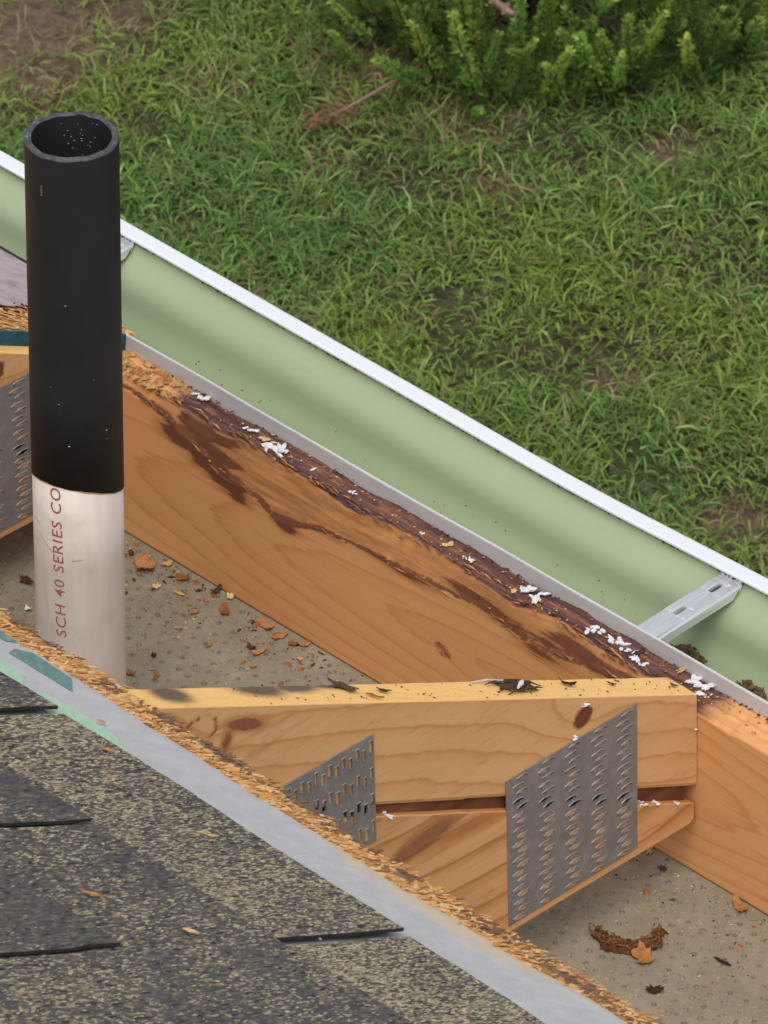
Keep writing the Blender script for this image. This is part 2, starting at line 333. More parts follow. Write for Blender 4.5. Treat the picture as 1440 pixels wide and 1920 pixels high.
# ================================================================== STRUCTURE
SOF = -0.206
GZ = -2.8
BARE = [(-4.98, 3.36, .22, .95), (-4.83, 3.29, .11, .7), (-4.90, 3.52, .11, .8), (-5.2, 3.5, .30, 1), (-4.572, 3.44, .08, .6), (-4.44, 3.68, .10, .6), (-3.97, 3.58, .05, .6), (-3.83, 3.89, .07, .6), (-3.40, 3.28, .06, .55),
        (-2.96, 3.14, .08, .7), (-4.17, 3.66, .09, .6), (-4.25, 3.40, .05, .5), (-3.66, 3.66, .04, .5), (-3.05, 3.45, .05, .5), (-4.05, 3.06, .05, .5), (-4.36, 3.55, .07, .45), (-4.62, 3.16, .05, .3)]
def bare(x, y):
    d = np.zeros_like(x)
    for bx, by, r, k in BARE:
        q = ((x - bx) ** 2 + (y - by) ** 2) / r ** 2
        d = np.maximum(d, k * np.exp(-q * 1.1))
    return d
def make_ground():
    us = np.concatenate([[-300, -60, -14], np.linspace(-6.6, -1.6, 140), [4, 40, 300]])
    vs = np.concatenate([[-300, -40, -6], np.linspace(2.2, 6.0, 110), [12, 60, 300]])
    X, Y = np.meshgrid(us, vs, indexing='ij'); P = np.c_[X.ravel(), Y.ravel(), np.zeros(X.size)]
    h = fbmA(P * 3.5, 4) * .02 * ((np.abs(P[:, 0] + 4.1) < 2.6) & (np.abs(P[:, 1] - 4.1) < 2))
    P[:, 2] = GZ + h
    b = np.clip(bare(P[:, 0], P[:, 1]) * 1.5 + fbmA(P * 9, 3) * .35, 0, 1) * (bare(P[:, 0], P[:, 1]) > .08)
    meta(mk('lawn', P, grid_faces(len(us), len(vs)), M['soil'], smooth=True, attrs={'bare': b}), kind='structure')
make_ground()

def make_wall():
    v, f = box(-3.0, 3.0, -.62, -.50, GZ - .05, SOF - .013)
    o = mk('house_wall', v, f, M['siding']); meta(o, kind='structure')
make_wall()

def make_soffit():
    r = root('soffit', (-.4, -.2, SOF), 'dull tan soffit panel with punched dimples and bark litter under the open eave', 'soffit')
    nx, ny = 60, 24
    X, Y = np.meshgrid(np.linspace(-2.4, 1.6, nx), np.linspace(-.62, .036, ny), indexing='ij')
    v = np.c_[X.ravel(), Y.ravel(), np.full(X.size, SOF)]; v2 = v - np.array([0, 0, .012])
    n = len(v); fs = grid_faces(nx, ny); fs += [tuple(n + i for i in q[::-1]) for q in fs]
    mk('panel', np.r_[v, v2], fs, M['soffit'], r)
    mb = MB(); pit = .0185
    for i in range(-66, 14):
        for j in range(0, 22):
            x = i * pit + (j % 2) * pit * .5 + random.uniform(-.0018, .0018); y = -.012 - j * pit * .86 + random.uniform(-.0018, .0018)
            if random.random() < .10: continue
            x += random.gauss(0, .0009); y += random.gauss(0, .0009); R = random.uniform(.0023, .0034); k = 8; h = random.uniform(.0014, .0028)
            a0 = random.uniform(0, 6); ring = [(x + R * math.cos(a0 + 6.283 * q / k), y + R * math.sin(a0 + 6.283 * q / k), SOF + .0002) for q in range(k)]
            r2 = [(x + R * .5 * math.cos(a0 + 6.283 * q / k), y + R * .5 * math.sin(a0 + 6.283 * q / k), SOF + h) for q in range(k)]
            mb.add(ring + r2 + [(x, y, SOF + h * .7)], [(q, (q + 1) % k, k + (q + 1) % k, k + q) for q in range(k)] + [(k + q, k + (q + 1) % k, 2 * k) for q in range(k)])
    meta(mk('punch_mark', mb.v, mb.f, M['burr'], r), kind='stuff')
make_soffit()

# ------------------------------------------------------------------ sub-fascia board with rot
CRACK = [(-.810, -.022, .004), (-.770, -.026, .006), (-.736, -.034, .014), (-.717, -.040, .015), (-.686, -.050, .011), (-.671, -.062, .012), (-.643, -.060, .011), (-.612, -.066, .009),
         (-.585, -.078, .010), (-.568, -.074, .014), (-.55, -.070, .011), (-.519, -.058, .006), (-.48, -.054, .004), (-.45, -.053, .008), (-.397, -.048, .008), (-.36, -.046, .009), (-.323, -.043, .005), (-.293, -.038, .006), (-.249, -.044, .010),
         (-.22, -.049, .010), (-.1765, -.042, .012), (-.1045, -.028, .012), (-.04, -.018, .006)]
def make_fascia():
    r = root('fascia_board', (-.4, .018, SOF + .001), 'orange two-inch fascia board with dark rotted top edge, running along behind the gutter', 'board')
    xs = np.concatenate([np.linspace(-2.2, -.95, 14)[:-1], np.arange(-.95, .16, .0026), np.linspace(.17, 1.5, 14)])
    nz, nt = 70, 16
    crx = np.array([c[0] for c in CRACK]); crz = np.array([c[1] for c in CRACK])
    rows = []; gr = []; st = []; kn = []; tp = []; pe = []
    TOP = -.012; BOT = SOF + .001; T = .036
    for x in xs:
        zc = np.interp(x, crx, crz, left=-.022, right=-.012) + .0042 * fbm(x * 55, 2, 8, 4) + .0022 * fbm(x * 190, 6, 1, 3)
        e1 = fbm(x * 9, 3.1, 0, 5); e2 = fbm(x * 40, 1.7, 5, 4)
        inside = 1.0 if -.95 < x < .16 else 0.0
        wane = (.007 + .006 * e1) * inside * (1.0 if x < -.03 else .35)
        ztop = TOP + inside * (.0025 * e1 + .0012 * e2) - (.004 * math.exp(-((x + .70) / .06) ** 2)) - .0
        u = np.linspace(0, 1, nz); zf = BOT + (ztop - .004 - BOT) * u
        t = np.clip((zf - zc) / max(ztop - zc, .004), 0, 1)
        y = wane * t ** 1.6 * .9
        step = np.clip((zf - zc) / .0028, 0, 1) * (.0026 + .0014 * e1) * inside * (1 if x < -.05 else .3); y = y + step
        for j in range(nz):
            rn = .0006 * fbm(x * 25, zf[j] * 160, 2, 4) * (t[j] > 0) * inside
            rows.append((x, y[j] + rn, zf[j]))
        y0 = y[-1] + .0025
        yt = np.linspace(y0, T, nt)
        for j in range(nt):
            dz = inside * (.0026 * fbm(x * 30, yt[j] * 160, 7, 6) - .002 * (j == 0))
            rows.append((x, yt[j], ztop + dz - .0015 * (j == 0)))
        rows.append((x, T, BOT)); 
        X = np.full(nz, x)
        d = segd(X, zf, CRACK); below = zf < zc
        s = np.where(below, .95 - d * 2.4, 1.0 - d * 1.0)
        s = np.clip(s, -.5, 1) * (.80 + .35 * fbm(x * 7, 9, 1, 3))
        # brown run below the crack at the left and dark spots
        for (bx, bz, ra, rb, k) in ((-.722, -.045, .034, .013, .9), (-.690, -.056, .024, .012, .8), (-.655, -.066, .034, .011, .9), (-.640, -.078, .020, .008, .65), (-.30, -.034, .06, .008, .7), (-.16, -.030, .06, .010, .8), (-.655, -.078, .022, .006, .4), (-.57, -.080, .018, .008, .7), (-.50, -.060, .03, .006, .3), (-.40, -.052, .045, .007, .55), (-.215, -.052, .04, .009, .55), (-.11, -.030, .05, .010, .6)):
            s = np.maximum(s, k * 1.15 * np.exp(-((X - bx) / ra) ** 2 - ((zf - bz) / rb) ** 2))
        band = np.clip((zf - zc) / .004, 0, 1) * inside
        nz_ = np.array([fbm(x * 26, q * 90, 3.3, 4) for q in zf])
        wl = math.exp(-((x + .690) / .060) ** 4); wr = math.exp(-((x + .19) / .13) ** 4); tt_ = np.clip((zf - zc) / max(ztop - zc, .004), 0, 1)
        s = np.maximum(s, band * (wl * (.62 + .55 * nz_) + wr * (1 - tt_ * .9) * (.55 + .5 * nz_)))
        s = np.maximum(s, .55 * np.clip((zf - (ztop - .010)) / .008, 0, 1) * (x < -.02))
        if not inside: s = s * 0
        cx, cz = -.235, -.108
        rr = np.sqrt(((X - cx) / 7.2) ** 2 + (zf - cz) ** 2 + .00001)
        kd = np.hypot((X + .347) / 1.15, zf + .118)
        g_ = rr + .006 * np.exp(-(kd / .018) ** 2) + .006 * fbm(x * 3, 4, 4, 3) + .10 * np.maximum(0, rr - .045)
        gr += list(g_) + [.02] * (nt + 1)
        st += list(s) + [(.2 * (1 if -.74 < x < -.02 else 0))] * nt + [0]
        k_ = 1 - np.hypot((X + .347) / .0125, (zf + .118) / .0085) * .55
        kn += list(np.clip(k_, 0, .52)) + [0] * (nt + 1)
        tt = []
        for j in range(nt):
            q = fbm(x * 16, yt[j] * 60, 3, 4)
            raw = max(0, min(1, (-.715 - x) / .045 + 1.0 * q)) + max(0, min(1, (x - .0) / .03 + .6 * q))
            tt.append(np.clip(1 - raw, 0, 1))
        if not inside: tt = [1] * nt
        pe += list(np.where(zf > zc - .001, .35 + .4 * np.clip((x + .80) / .12, 0, 1), 0) * inside * (1 if x < -.03 else .2)) + [0] * (nt + 1)
        tz = np.clip((zf - (ztop - .007)) / .006, 0, 1) * tt[0] * .8
        tp += list(tz) + tt + [0]
    nv = nz + nt + 1
    f = grid_faces(len(xs), nv, True); n = len(rows)
    f += [tuple(range(nv)), tuple(range(n - nv, n))[::-1]]
    return r, mk('board', rows, f, M['fascia_wood'], r, smooth=True, attrs={'grain': gr, 'stain': st, 'knot': kn, 'top': tp, 'peel': pe})
fascia, _ = make_fascia()

def rot_splinters():
    board = [o for o in fascia.children if o.name.startswith('board')][0]
    mb = MB(); crx = [c[0] for c in CRACK]; crz = [c[1] for c in CRACK]
    for k in range(300):
        x = random.uniform(-.80, -.03); top = random.random() < .62
        if not top and fbm(x * 16, 5, 5, 3) < .0: continue
        L = random.uniform(.004, .022); W = random.uniform(.0006, .0022); a = random.gauss(0, .16)
        if top: z = -.0135 - abs(random.gauss(0, .002)); y = .004 + random.uniform(0, .010); z += .0035 * min(1, y / .008)
        else: z = np.interp(x, crx, crz) + random.gauss(.001, .0028); y = -.0004
        d = Vector((math.cos(a), random.uniform(-.10, .02), math.sin(a))); u = Vector((-math.sin(a), -.2, math.cos(a))); p = Vector((x, y, z)); n_ = Vector((0, -1, .4 if top else 0)) * .0012
        v = [p - d * L * .5, p - d * L * .1 + u * W * .5 + n_ * .7, p + d * L * .5 + n_ * random.uniform(.2, 1.6), p - d * L * .1 - u * W * .5 + n_ * .5, p + Vector((0, .002, 0))]
        mb.add([tuple(q) for q in v], [(0, 3, 2, 1), (0, 1, 4), (1, 2, 4), (2, 3, 4), (3, 0, 4)], random.choice((-.6, -.5, -.4, -.2, .02, .15, .4)))
    meta(mk('rot_splinter', mb.v, mb.f, M['strand'], board, attrs={'tone': mb.t}), kind='stuff')
rot_splinters()

# ------------------------------------------------------------------ trusses
def interp_ellipse(Y, Z, cy, cz, ra, rb, ang=0):
    c, s = math.cos(ang), math.sin(ang); u = (Y - cy) * c + (Z - cz) * s; w_ = -(Y - cy) * s + (Z - cz) * c
    return np.hypot(u / ra, w_ / rb)
def chord_mesh(name, parent, x_face, top, bot, ys, mat, nz, nt, kind, T=.038):
    rows = []; gr = []; st = []; kn = []; tp = []
    for y in ys:
        z1, z0 = top(y), bot(y); u = np.linspace(0, 1, nz); Z = z0 + (z1 - .0012 - z0) * u; Y = np.full(nz, y)
        for j in range(nz): rows.append((x_face - (.0015 if j in (0,) else 0), y, Z[j]))
        xt = np.linspace(x_face - .0015, x_face - T, nt)
        for j in range(nt): rows.append((xt[j], y, z1 + .0006 * fbm(xt[j] * 50, y * 25, x_face, 4)))
        rows.append((x_face - T, y, z0))
        if kind == 'top':
            w_ = (Z - z0) / (z1 - z0) * .09                     # across the board
            a = -y
            c1 = interp_ellipse(Y, Z, -.151, .0585, .05, .03, -.46)
            c2 = interp_ellipse(Y, Z, -.600, .285, .03, .02, -.46)
            g_ = w_ + .005 * np.sin(a * 9 + w_ * 30) + .022 * np.exp(-c1 ** 2) + .014 * np.exp(-c2 ** 2) + .0055 * np.array([fbm(a * 4, q * 16, x_face * 3, 3) for q in w_])
            s = np.full(nz, -.4)
            for (cy, cz, ra, rb, k) in ((-.566, .268, .024, .0065, 1.05), (-.588, .262, .007, .012, .8), (-.632, .283, .016, .006, .8)):
                s = np.maximum(s, k * np.exp(-interp_ellipse(Y, Z, cy, cz, ra, rb, -.46) ** 2))
            ring = np.abs(interp_ellipse(Y, Z, -.617, .289, .019, .012, -.3) - 1); s = np.maximum(s, .75 * np.exp(-(ring / .10) ** 2))
            k_ = 1 - interp_ellipse(Y, Z, -.151, .0585, .0125, .0115, .9) * .5
        else:
            w_ = Z
            g_ = w_ * .62 + .012 * np.array([fbm(y * 3, q * 14, 8 + x_face, 3) for q in Z])
            s = np.full(nz, -.4)
            s = np.maximum(s, 1.0 * np.exp(-interp_ellipse(Y, Z, -.355, .030, .045, .010, .12) ** 2))
            k_ = np.zeros(nz)
        gr += list(g_) + [.3 * q for q in xt] + [0]; st += list(s); kn += list(np.clip(k_, 0, 1)) + [0] * (nt + 1)
        ts = []
        for j in range(nt):
            q = 0
            if kind == 'top':
                tx = (xt[j] - x_face) / T
                for (cy, cx, ra, rb, k) in TOPSTAIN: q = max(q, k * math.exp(-((y - cy) / ra) ** 2 - ((tx - cx) / rb) ** 2))
            ts.append(q)
        st += ts + [0]; tp += [0] * nz + [1] * nt + [0]
    nv = nz + nt + 1; n = len(rows)
    f = grid_faces(len(ys), nv, True) + [tuple(range(nv)), tuple(range(n - nv, n))[::-1]]
    return mk(name, rows, f, mat, parent, smooth=False, attrs={'grain': gr, 'stain': st, 'knot': kn, 'top': tp})
TOPSTAIN = [(-.628, -.70, .022, .55, 1.1), (-.520, -.90, .032, .50, 1.1), (-.475, -.92, .035, .36, .95), (-.435, -.95, .03, .20, .9), (-.0, -.9, .010, .5, .5)]
def plate_mesh(name, parent, x, y0, y1, z0, z1, vertical, clip=None, T=.0012):
    """toothed steel plate: slots are real holes through the sheet, each with a raised burr"""
    mb = MB()
    W, H = y1 - y0, z1 - z0
    if vertical: U, V = H, W
    else: U, V = W, H
    ncol = max(1, round(U / .0336)); cu = U / ncol; nrow = round(V / .0083); rv = V / nrow
    def P(u, v, d):
        y, z = (y0 + v, z0 + u) if vertical else (y0 + u, z0 + v)
        return (x + d, y, z)
    hl, hw = (.0066, .0024) if vertical else (.0074, .0027)
    for i in range(ncol):
        for j in range(nrow):
            uc = (i + .5) * cu + (.0026 if j % 2 else -.0026) + random.uniform(-.0005, .0005); vc = (j + .5) * rv
            a, b, c, d = i * cu, (i + 1) * cu, j * rv, (j + 1) * rv
            tl = random.uniform(-.0004, .0004); k = hl * random.uniform(.85, 1.05); q = hw * random.uniform(.8, 1.1)
            outer = [(a, c), (uc, c), (b, c), (b, d), (uc, d), (a, d)]
            h = [(uc - k, vc - q * .5 - tl), (uc + k * .2, vc - q), (uc + k, vc - q * .3 + tl), (uc + k, vc + q * .6 + tl), (uc - k * .2, vc + q), (uc - k, vc + q * .4 - tl)] if not vertical else [(uc - k, vc - q), (uc, vc - q), (uc + k, vc - q * .9), (uc + k, vc + q), (uc, vc + q), (uc - k, vc + q * .9)]
            e = [(uc + (p_[0] - uc) * 1.10, vc + (p_[1] - vc) * 1.28) for p_ in h]
            vv = [P(*p_, 0) for p_ in outer] + [P(*p_, .0001) for p_ in e] + [P(*p_, .0008) for p_ in h] + [P(*p_, -T * 1.0) for p_ in h]
            ff = []
            for r_ in range(3):
                for s_ in range(6):
                    t_ = (s_ + 1) % 6; ff.append((r_ * 6 + s_, r_ * 6 + t_, r_ * 6 + 6 + t_, r_ * 6 + 6 + s_))
            mb.add(vv, ff)
    # back sheet edges
    vb = [P(0, 0, 0), P(U, 0, 0), P(U, V, 0), P(0, V, 0), P(0, 0, -T), P(U, 0, -T), P(U, V, -T), P(0, V, -T)]
    mb.add(vb, [(0, 1, 5, 4), (1, 2, 6, 5), (2, 3, 7, 6), (3, 0, 4, 7)])
    return mk(name, mb.v, mb.f, M['plate'], parent)
PX = .0016
def make_truss(x, label, second):
    r = root('roof_truss', (x - .019, -.3, SOF + .001), label, 'truss', 'roof trusses across the open eave')
    ys = np.concatenate([np.linspace(-1.7, -.80, 8)[:-1], np.arange(-.80, -.0010, .004), [-.0012]])
    bot = lambda y: -.1005 - .482 * y - (.001 if y < -.3 else 0)
    chord_mesh('top_chord', r, x, roofz, bot, ys, M['truss_wood'], 30, 9, 'top')
    tb = lambda y: -.1200 - .4965 * y
    bb = lambda y: -.139 if y < -.012 else -.139 + (y + .012) * .7
    ys2 = np.concatenate([np.linspace(-1.7, -.60, 8)[:-1], np.arange(-.60, -.0060, .004), [-.0062]])
    chord_mesh('bottom_chord', r, x + .001, lambda y: min(tb(y), .16), bb, ys2, M['chord_wood'], 44, 5, 'bot')
    v = []; 
    for y in (-.012, -1.0):
        v += [(x - .006, y, bot(y) + .003), (x - .034, y, bot(y) + .003), (x - .034, y, min(tb(y), bot(y)) - .004), (x - .006, y, min(tb(y), bot(y)) - .004)]
    mk('filler_strip', v, [(0, 1, 2, 3), (7, 6, 5, 4), (0, 4, 5, 1), (1, 5, 6, 2), (2, 6, 7, 3), (3, 7, 4, 0)], M['shim'], r)
    if second:
        plate_mesh('nail_plate', r, x + PX, -.252, -.082, -.129, .0385, False)['label'] = 'large slotted steel nail plate over the heel joint'
        plate_mesh('nail_plate', r, x + PX, -.600, -.4152, .060, .1785, True)['label'] = 'steel nail plate with upright slots, half hidden by the roof edge'
    else:
        plate_mesh('nail_plate', r, x + PX, -.252, -.072, -.129, .0385, False)
    return r
truss1 = make_truss(0.0, 'pine roof truss heel with two steel nail plates and black smudged top edge', True)
truss2 = make_truss(-.822, 'orange roof truss end behind the black pipe, teal-edged sheathing on top', False)

# ------------------------------------------------------------------ gutter
_bx = np.linspace(-2.4, 1.6, 401); _by = np.interp(_bx, [-1.3, -1.14, -.97, -.55, -.31, -.06, .1], [.004, .0035, .0025, -.0005, -.0035, .006, .010])
_by = np.convolve(np.pad(_by, 12, 'edge'), np.hanning(25) / np.hanning(25).sum(), 'valid')
def bow(x): return float(np.interp(x, _bx, _by))
def sweep(profile, xs, fn, thick=0.0):
    """profile: list of (y, z); swept along x with fn(x, y, z) -> (y, z)"""
    rows = []
    for x in xs:
        for (y, z) in profile:
            yy, zz = fn(x, y, z); rows.append((x, yy, zz))
    return rows
def make_gutter():
    r = root('rain_gutter', (-.4, .10, -.092), 'white-lipped rain gutter with pale green inside hung along the eave', 'gutter')
    xs = np.linspace(-2.2, 1.4, 100)
    inn = [(.0400, .004), (.0400, -.080), (.043, -.086), (.050, -.0885), (.095, -.0885), (.1005, -.087), (.1055, -.082), (.1125, -.071), (.119, -.0610), (.1235, -.0530), (.1255, -.0450), (.1268, -.0350),
           (.1290, -.0270), (.1345, -.0185), (.1425, -.0115), (.1495, -.0065), (.1545, .0000), (.1565, .0060), (.1570, .0095)]
    out = [(y + (.0012 if i > 3 else -.0006), z - .0012 if 2 <= i < 7 else z) for i, (y, z) in enumerate(inn)]
    prof = inn + out[::-1]
    fn = lambda x, y, z: (y + .0006 * fbm(x * 4, z * 20, 0, 2), z + bow(x) * max(0, (y - .05)) / .11)
    mk('trough', sweep(prof, xs, fn), grid_faces(len(xs), len(prof), True), M['green'], r, smooth=True)
    lip = [(.1528, .0088), (.1520, .0102), (.1524, .0118), (.1545, .0126), (.1690, .0122), (.1715, .0108), (.1725, .0080), (.1725, -.0120), (.1716, -.0120), (.1712, .0070), (.1685, .0100), (.1560, .0105), (.1545, .0098), (.1540, .0092)]
    fl = lambda x, y, z: (y, z + bow(x))
    mk('front_lip', sweep(lip, xs, fl), grid_faces(len(xs), len(lip), True), M['white'], r, smooth=False)
    fx = np.linspace(-.8425, 1.4, 90)
    fp = [(.0366, -.05), (.0366, .0045), (.0372, .0054), (.0388, .0056), (.0394, .0050), (.0394, -.05)]
    ff = lambda x, y, z: (y + .0008 * fbm(x * 5, 3, 1, 2), z + (.0012 * fbm(x * 3, 0, 5, 3) - (.008 * max(0, x + .06)) if z > -.01 else 0))
    mk('back_flange', sweep(fp, fx, ff), grid_faces(len(fx), len(fp), True), M['flange'], r)
    for hx in (-.107, -.975):
        mb = MB(); x0, x1 = hx - .013, hx + .013; th = .0012
        ya, yb = .0402, .1535
        zt = lambda y: .0035 + bow(hx) * (y - .05) / .11 + .0004
        def P(y, xx, d=0): return (xx, y, zt(y) - d)
        cells = [(ya, .075, None), (.075, .096, (.0855, .0082, .0038)), (.096, .121, None), (.121, .147, (.134, .0088, .0036)), (.147, yb, None)]
        for (a, b, h) in cells:
            if not h: mb.add([P(a, x0), P(a, x1), P(b, x1), P(b, x0)], [(0, 1, 2, 3)])
            else:
                cy, hl, hw = h; n = 16; ring = []; outr = []
                for k in range(n):
                    t = 2 * math.pi * k / n; cx_, cy_ = math.cos(t), math.sin(t)
                    yy = cy + max(-hl, min(hl, hl * 1.35 * cx_)); xx = hx + hw * cy_
                    ring.append((yy, xx)); 
                    sc = 1 / max(abs(cx_), abs(cy_)); outr.append(((a + b) / 2 + (b - a) / 2 * cx_ * sc, hx + .013 * cy_ * sc))
                vv = [P(*q) for q in outr] + [P(*q) for q in ring] + [P(*q, .002) for q in ring]
                mb.add(vv, [(k, (k + 1) % n, n + (k + 1) % n, n + k) for k in range(n)] + [(n + k, n + (k + 1) % n, 2 * n + (k + 1) % n, 2 * n + k) for k in range(n)])
        for sx, xx in ((1, x1), (-1, x0)):       # side flanges turned down
            e = xx + sx * .0022
            mb.add([P(ya, xx), P(yb, xx), P(yb - .002, e, .0016), P(ya, e, .0016), P(yb - .012, e, .0100), P(ya, e, .0100)], [(0, 1, 2, 3), (3, 2, 4, 5)])
        # hook that clips over the front wall under the lip
        mb.add([P(yb, x0), P(yb, x1), (x1, yb + .0016, zt(yb) + .0045), (x0, yb + .0016, zt(yb) + .0045), (x1 + .003, yb - .004, zt(yb) - .006), (x1 + .003, yb + .0008, zt(yb) + .004)], [(0, 1, 2, 3), (1, 4, 5, 2)])
        o = mk('hanger', mb.v, mb.f, M['hanger'], r)
        bm = bmesh.new(); bm.from_mesh(o.data); bmesh.ops.remove_doubles(bm, verts=bm.verts, dist=.0004); bm.to_mesh(o.data); bm.free()
        md = o.modifiers.new('thick', 'SOLIDIFY'); md.thickness = .0009; md.offset = -1
    return r
gutter = make_gutter()

# ------------------------------------------------------------------ vent pipe
AX = Vector((.02122896, .02265014, .99951804)); PB = Vector((-.55586769, -.2890474, SOF)); PL = .71539; PR = .0433
TC = Vector((.73439964, -.6787173, 0)); CR = Vector((.69029397, .72352901, 0))
U1 = (CR - AX * CR.dot(AX)).normalized(); U2 = AX.cross(U1).normalized()
if U2.dot(TC) < 0: U2 = -U2
def pp(t, phi, r): return PB + AX * t + r * (math.sin(phi) * U1 + math.cos(phi) * U2)
def make_pipe():
    r = root('vent_pipe', tuple(PB), 'upright vent pipe, painted black above and bare white plastic with red print below', 'pipe')
    n = 96
    paint = lambda phi: .3353 - .21 * PR * math.sin(phi) + .36 * PR * math.cos(phi) + .0005 * math.sin(phi * 5) + .0002 * math.sin(phi * 17 + 1) - .003
    ring = [2 * math.pi * k / n for k in range(n)]
    # bare pipe body
    rows = [pp(t, p, PR) for t in (0.0005, .05, .1, .15, .2, .25) for p in ring] + [pp(paint(p) + .004, p, PR) for p in ring] + [pp(paint(p) + .004, p, PR - .0055) for p in ring] + [pp(.0005, p, PR - .0055) for p in ring]
    mk('pipe_body', rows, grid_faces(9, n, True), M['pvc'], r, smooth=True)
    # faint yellowed paint line
    rows = [pp(paint(p) - .0016 - .0008 * math.sin(p * 5), p, PR + .00015) for p in ring] + [pp(paint(p) + .001, p, PR + .00015) for p in ring]
    mk('paint_line', rows, grid_faces(2, n, True), M['edge'], r, smooth=True)
    # painted upper length with open top
    rim = lambda p: PL + .0005 * math.sin(p * 3 + 1) + .0004 * math.sin(p * 11) + (.0012 if abs(((p - 2.9) + math.pi) % (2 * math.pi) - math.pi) < .12 else 0)
    prof = [(lambda p: paint(p), PR + .0002), (lambda p: paint(p), PR + .0007), (lambda p: .45, PR + .0007), (lambda p: .55, PR + .0007), (lambda p: .65, PR + .0007), (lambda p: rim(p) - .0022, PR + .0007)]
    rows = [pp(fz(p), p, R) for fz, R in prof for p in ring]
    mk('painted_length', rows, grid_faces(len(prof), n, True), M['black'], r, smooth=True)
    pr2 = [(-.0022, PR + .0007), (-.0008, PR + .0001), (0, PR - .0012), (0, PR - .0046), (-.001, PR - .0060)]
    rows = [pp(rim(p) + d, p, R) for d, R in pr2 for p in ring]
    mk('cut_rim', rows, grid_faces(len(pr2), n, True), M['rim'], r, smooth=True)
    rows = [pp(rim(p) - .001, p, PR - .0060) for p in ring] + [pp(t, p, PR - .0060) for t in (.55, .4, .2, .004) for p in ring]
    fs = [q[::-1] for q in grid_faces(5, n, True)] + [tuple(range(4 * n, 5 * n))]
    mk('bore', rows, fs, M['black'], r, smooth=True)
    # pale specks: paint chips on the outside, sparkle painted as flecks inside the bore
    mb = MB()
    def speck(t, phi, R, w_, h_, out=1):
        a = [(t - h_, phi - w_ / R), (t - h_ * .6, phi + w_ / R), (t + h_, phi + w_ * .8 / R), (t + h_ * .7, phi - w_ / R)]
        mb.add([pp(q, f_, R) for q, f_ in a], [(0, 1, 2, 3)])
    for k in range(8):
        speck(random.uniform(.33, .56), random.uniform(-1.35, 1.35), PR + .0009, random.uniform(.0003, .0010), random.uniform(.0002, .0005))
    for k in range(34):
        speck(random.uniform(.655, .71), math.pi + random.uniform(-.9, .35), PR - .0062, random.uniform(.0003, .0009), random.uniform(.0002, .0004))
    o = mk('speck_and_glint', mb.v, mb.f, M['foam'], r); meta(o, kind='stuff')
    # small pale mark near the top
    mb = MB()
    for k, (t, w_) in enumerate(((.6815, .0009), (.6790, .0009), (.6768, .0010), (.6745, .0010), (.6722, .0010))):
        phi = -.66; b = len(mb.v)
        mb.add([pp(t - .0004, phi - w_ / PR, PR + .0009), pp(t - .0004, phi + w_ / PR, PR + .0009), pp(t + .0004, phi + w_ / PR, PR + .0009), pp(t + .0004, phi - w_ / PR, PR + .0009)], [(0, 1, 2, 3)])
    mk('white_mark', mb.v, mb.f, M['hanger'], r)
    # red print running up the pipe
    cu = bpy.data.curves.new('print_text', 'FONT'); cu.body = 'SCH 40 SERIES CO'; cu.size = 1; cu.resolution_u = 3; cu.space_character = 1.12; cu.offset = .007
    to = bpy.data.objects.new('print_text', cu); col.objects.link(to)
    dg = bpy.context.evaluated_depsgraph_get(); me = to.evaluated_get(dg).to_mesh()
    bm = bmesh.new(); bm.from_mesh(me); bmesh.ops.triangulate(bm, faces=bm.faces)
    bmesh.ops.subdivide_edges(bm, edges=[e for e in bm.edges if e.calc_length() > .2], cuts=2)
    co = np.array([v.co[:] for v in bm.verts]); fc = [[v.index for v in f.verts] for f in bm.faces]; bm.free()
    to.to_mesh_clear() if hasattr(to, 'to_mesh_clear') else None
    bpy.data.objects.remove(to); bpy.data.curves.remove(cu)
    xmin, xmax = co[:, 0].min(), co[:, 0].max(); ymax = co[:, 1].max()
    t0, t1 = .1760, .3475
    vs = []
    for x, y, z in co:
        t = t0 + (x - xmin) / (xmax - xmin) * (t1 - t0)
        phi = math.asin(max(-.99, min(.99, (-.0150 + (-.0098) * (y / ymax) + .0032 * (1 - (t - t0) / (t1 - t0)) ) / PR)))
        vs.append(pp(t, phi, PR + .00025))
    mk('lettering', vs, fc, M['print'], r)
    mb = MB()
    for (t, p0, p1, dt) in ((.287, -.98, -.50, -.018), (.266, -.12, .12, .0015), (.300, -1.2, -.98, -.004)):
        k = 8; vv = [pp(t + dt * i / k + s, p0 + (p1 - p0) * i / k, PR + .0002) for i in range(k + 1) for s in (-.0005, .0005)]
        mb.add(vv, [(2 * i, 2 * i + 1, 2 * i + 3, 2 * i + 2) for i in range(k)])
    mk('red_scuff', mb.v, mb.f, M['scuff'], r)
    return r
pipe = make_pipe()

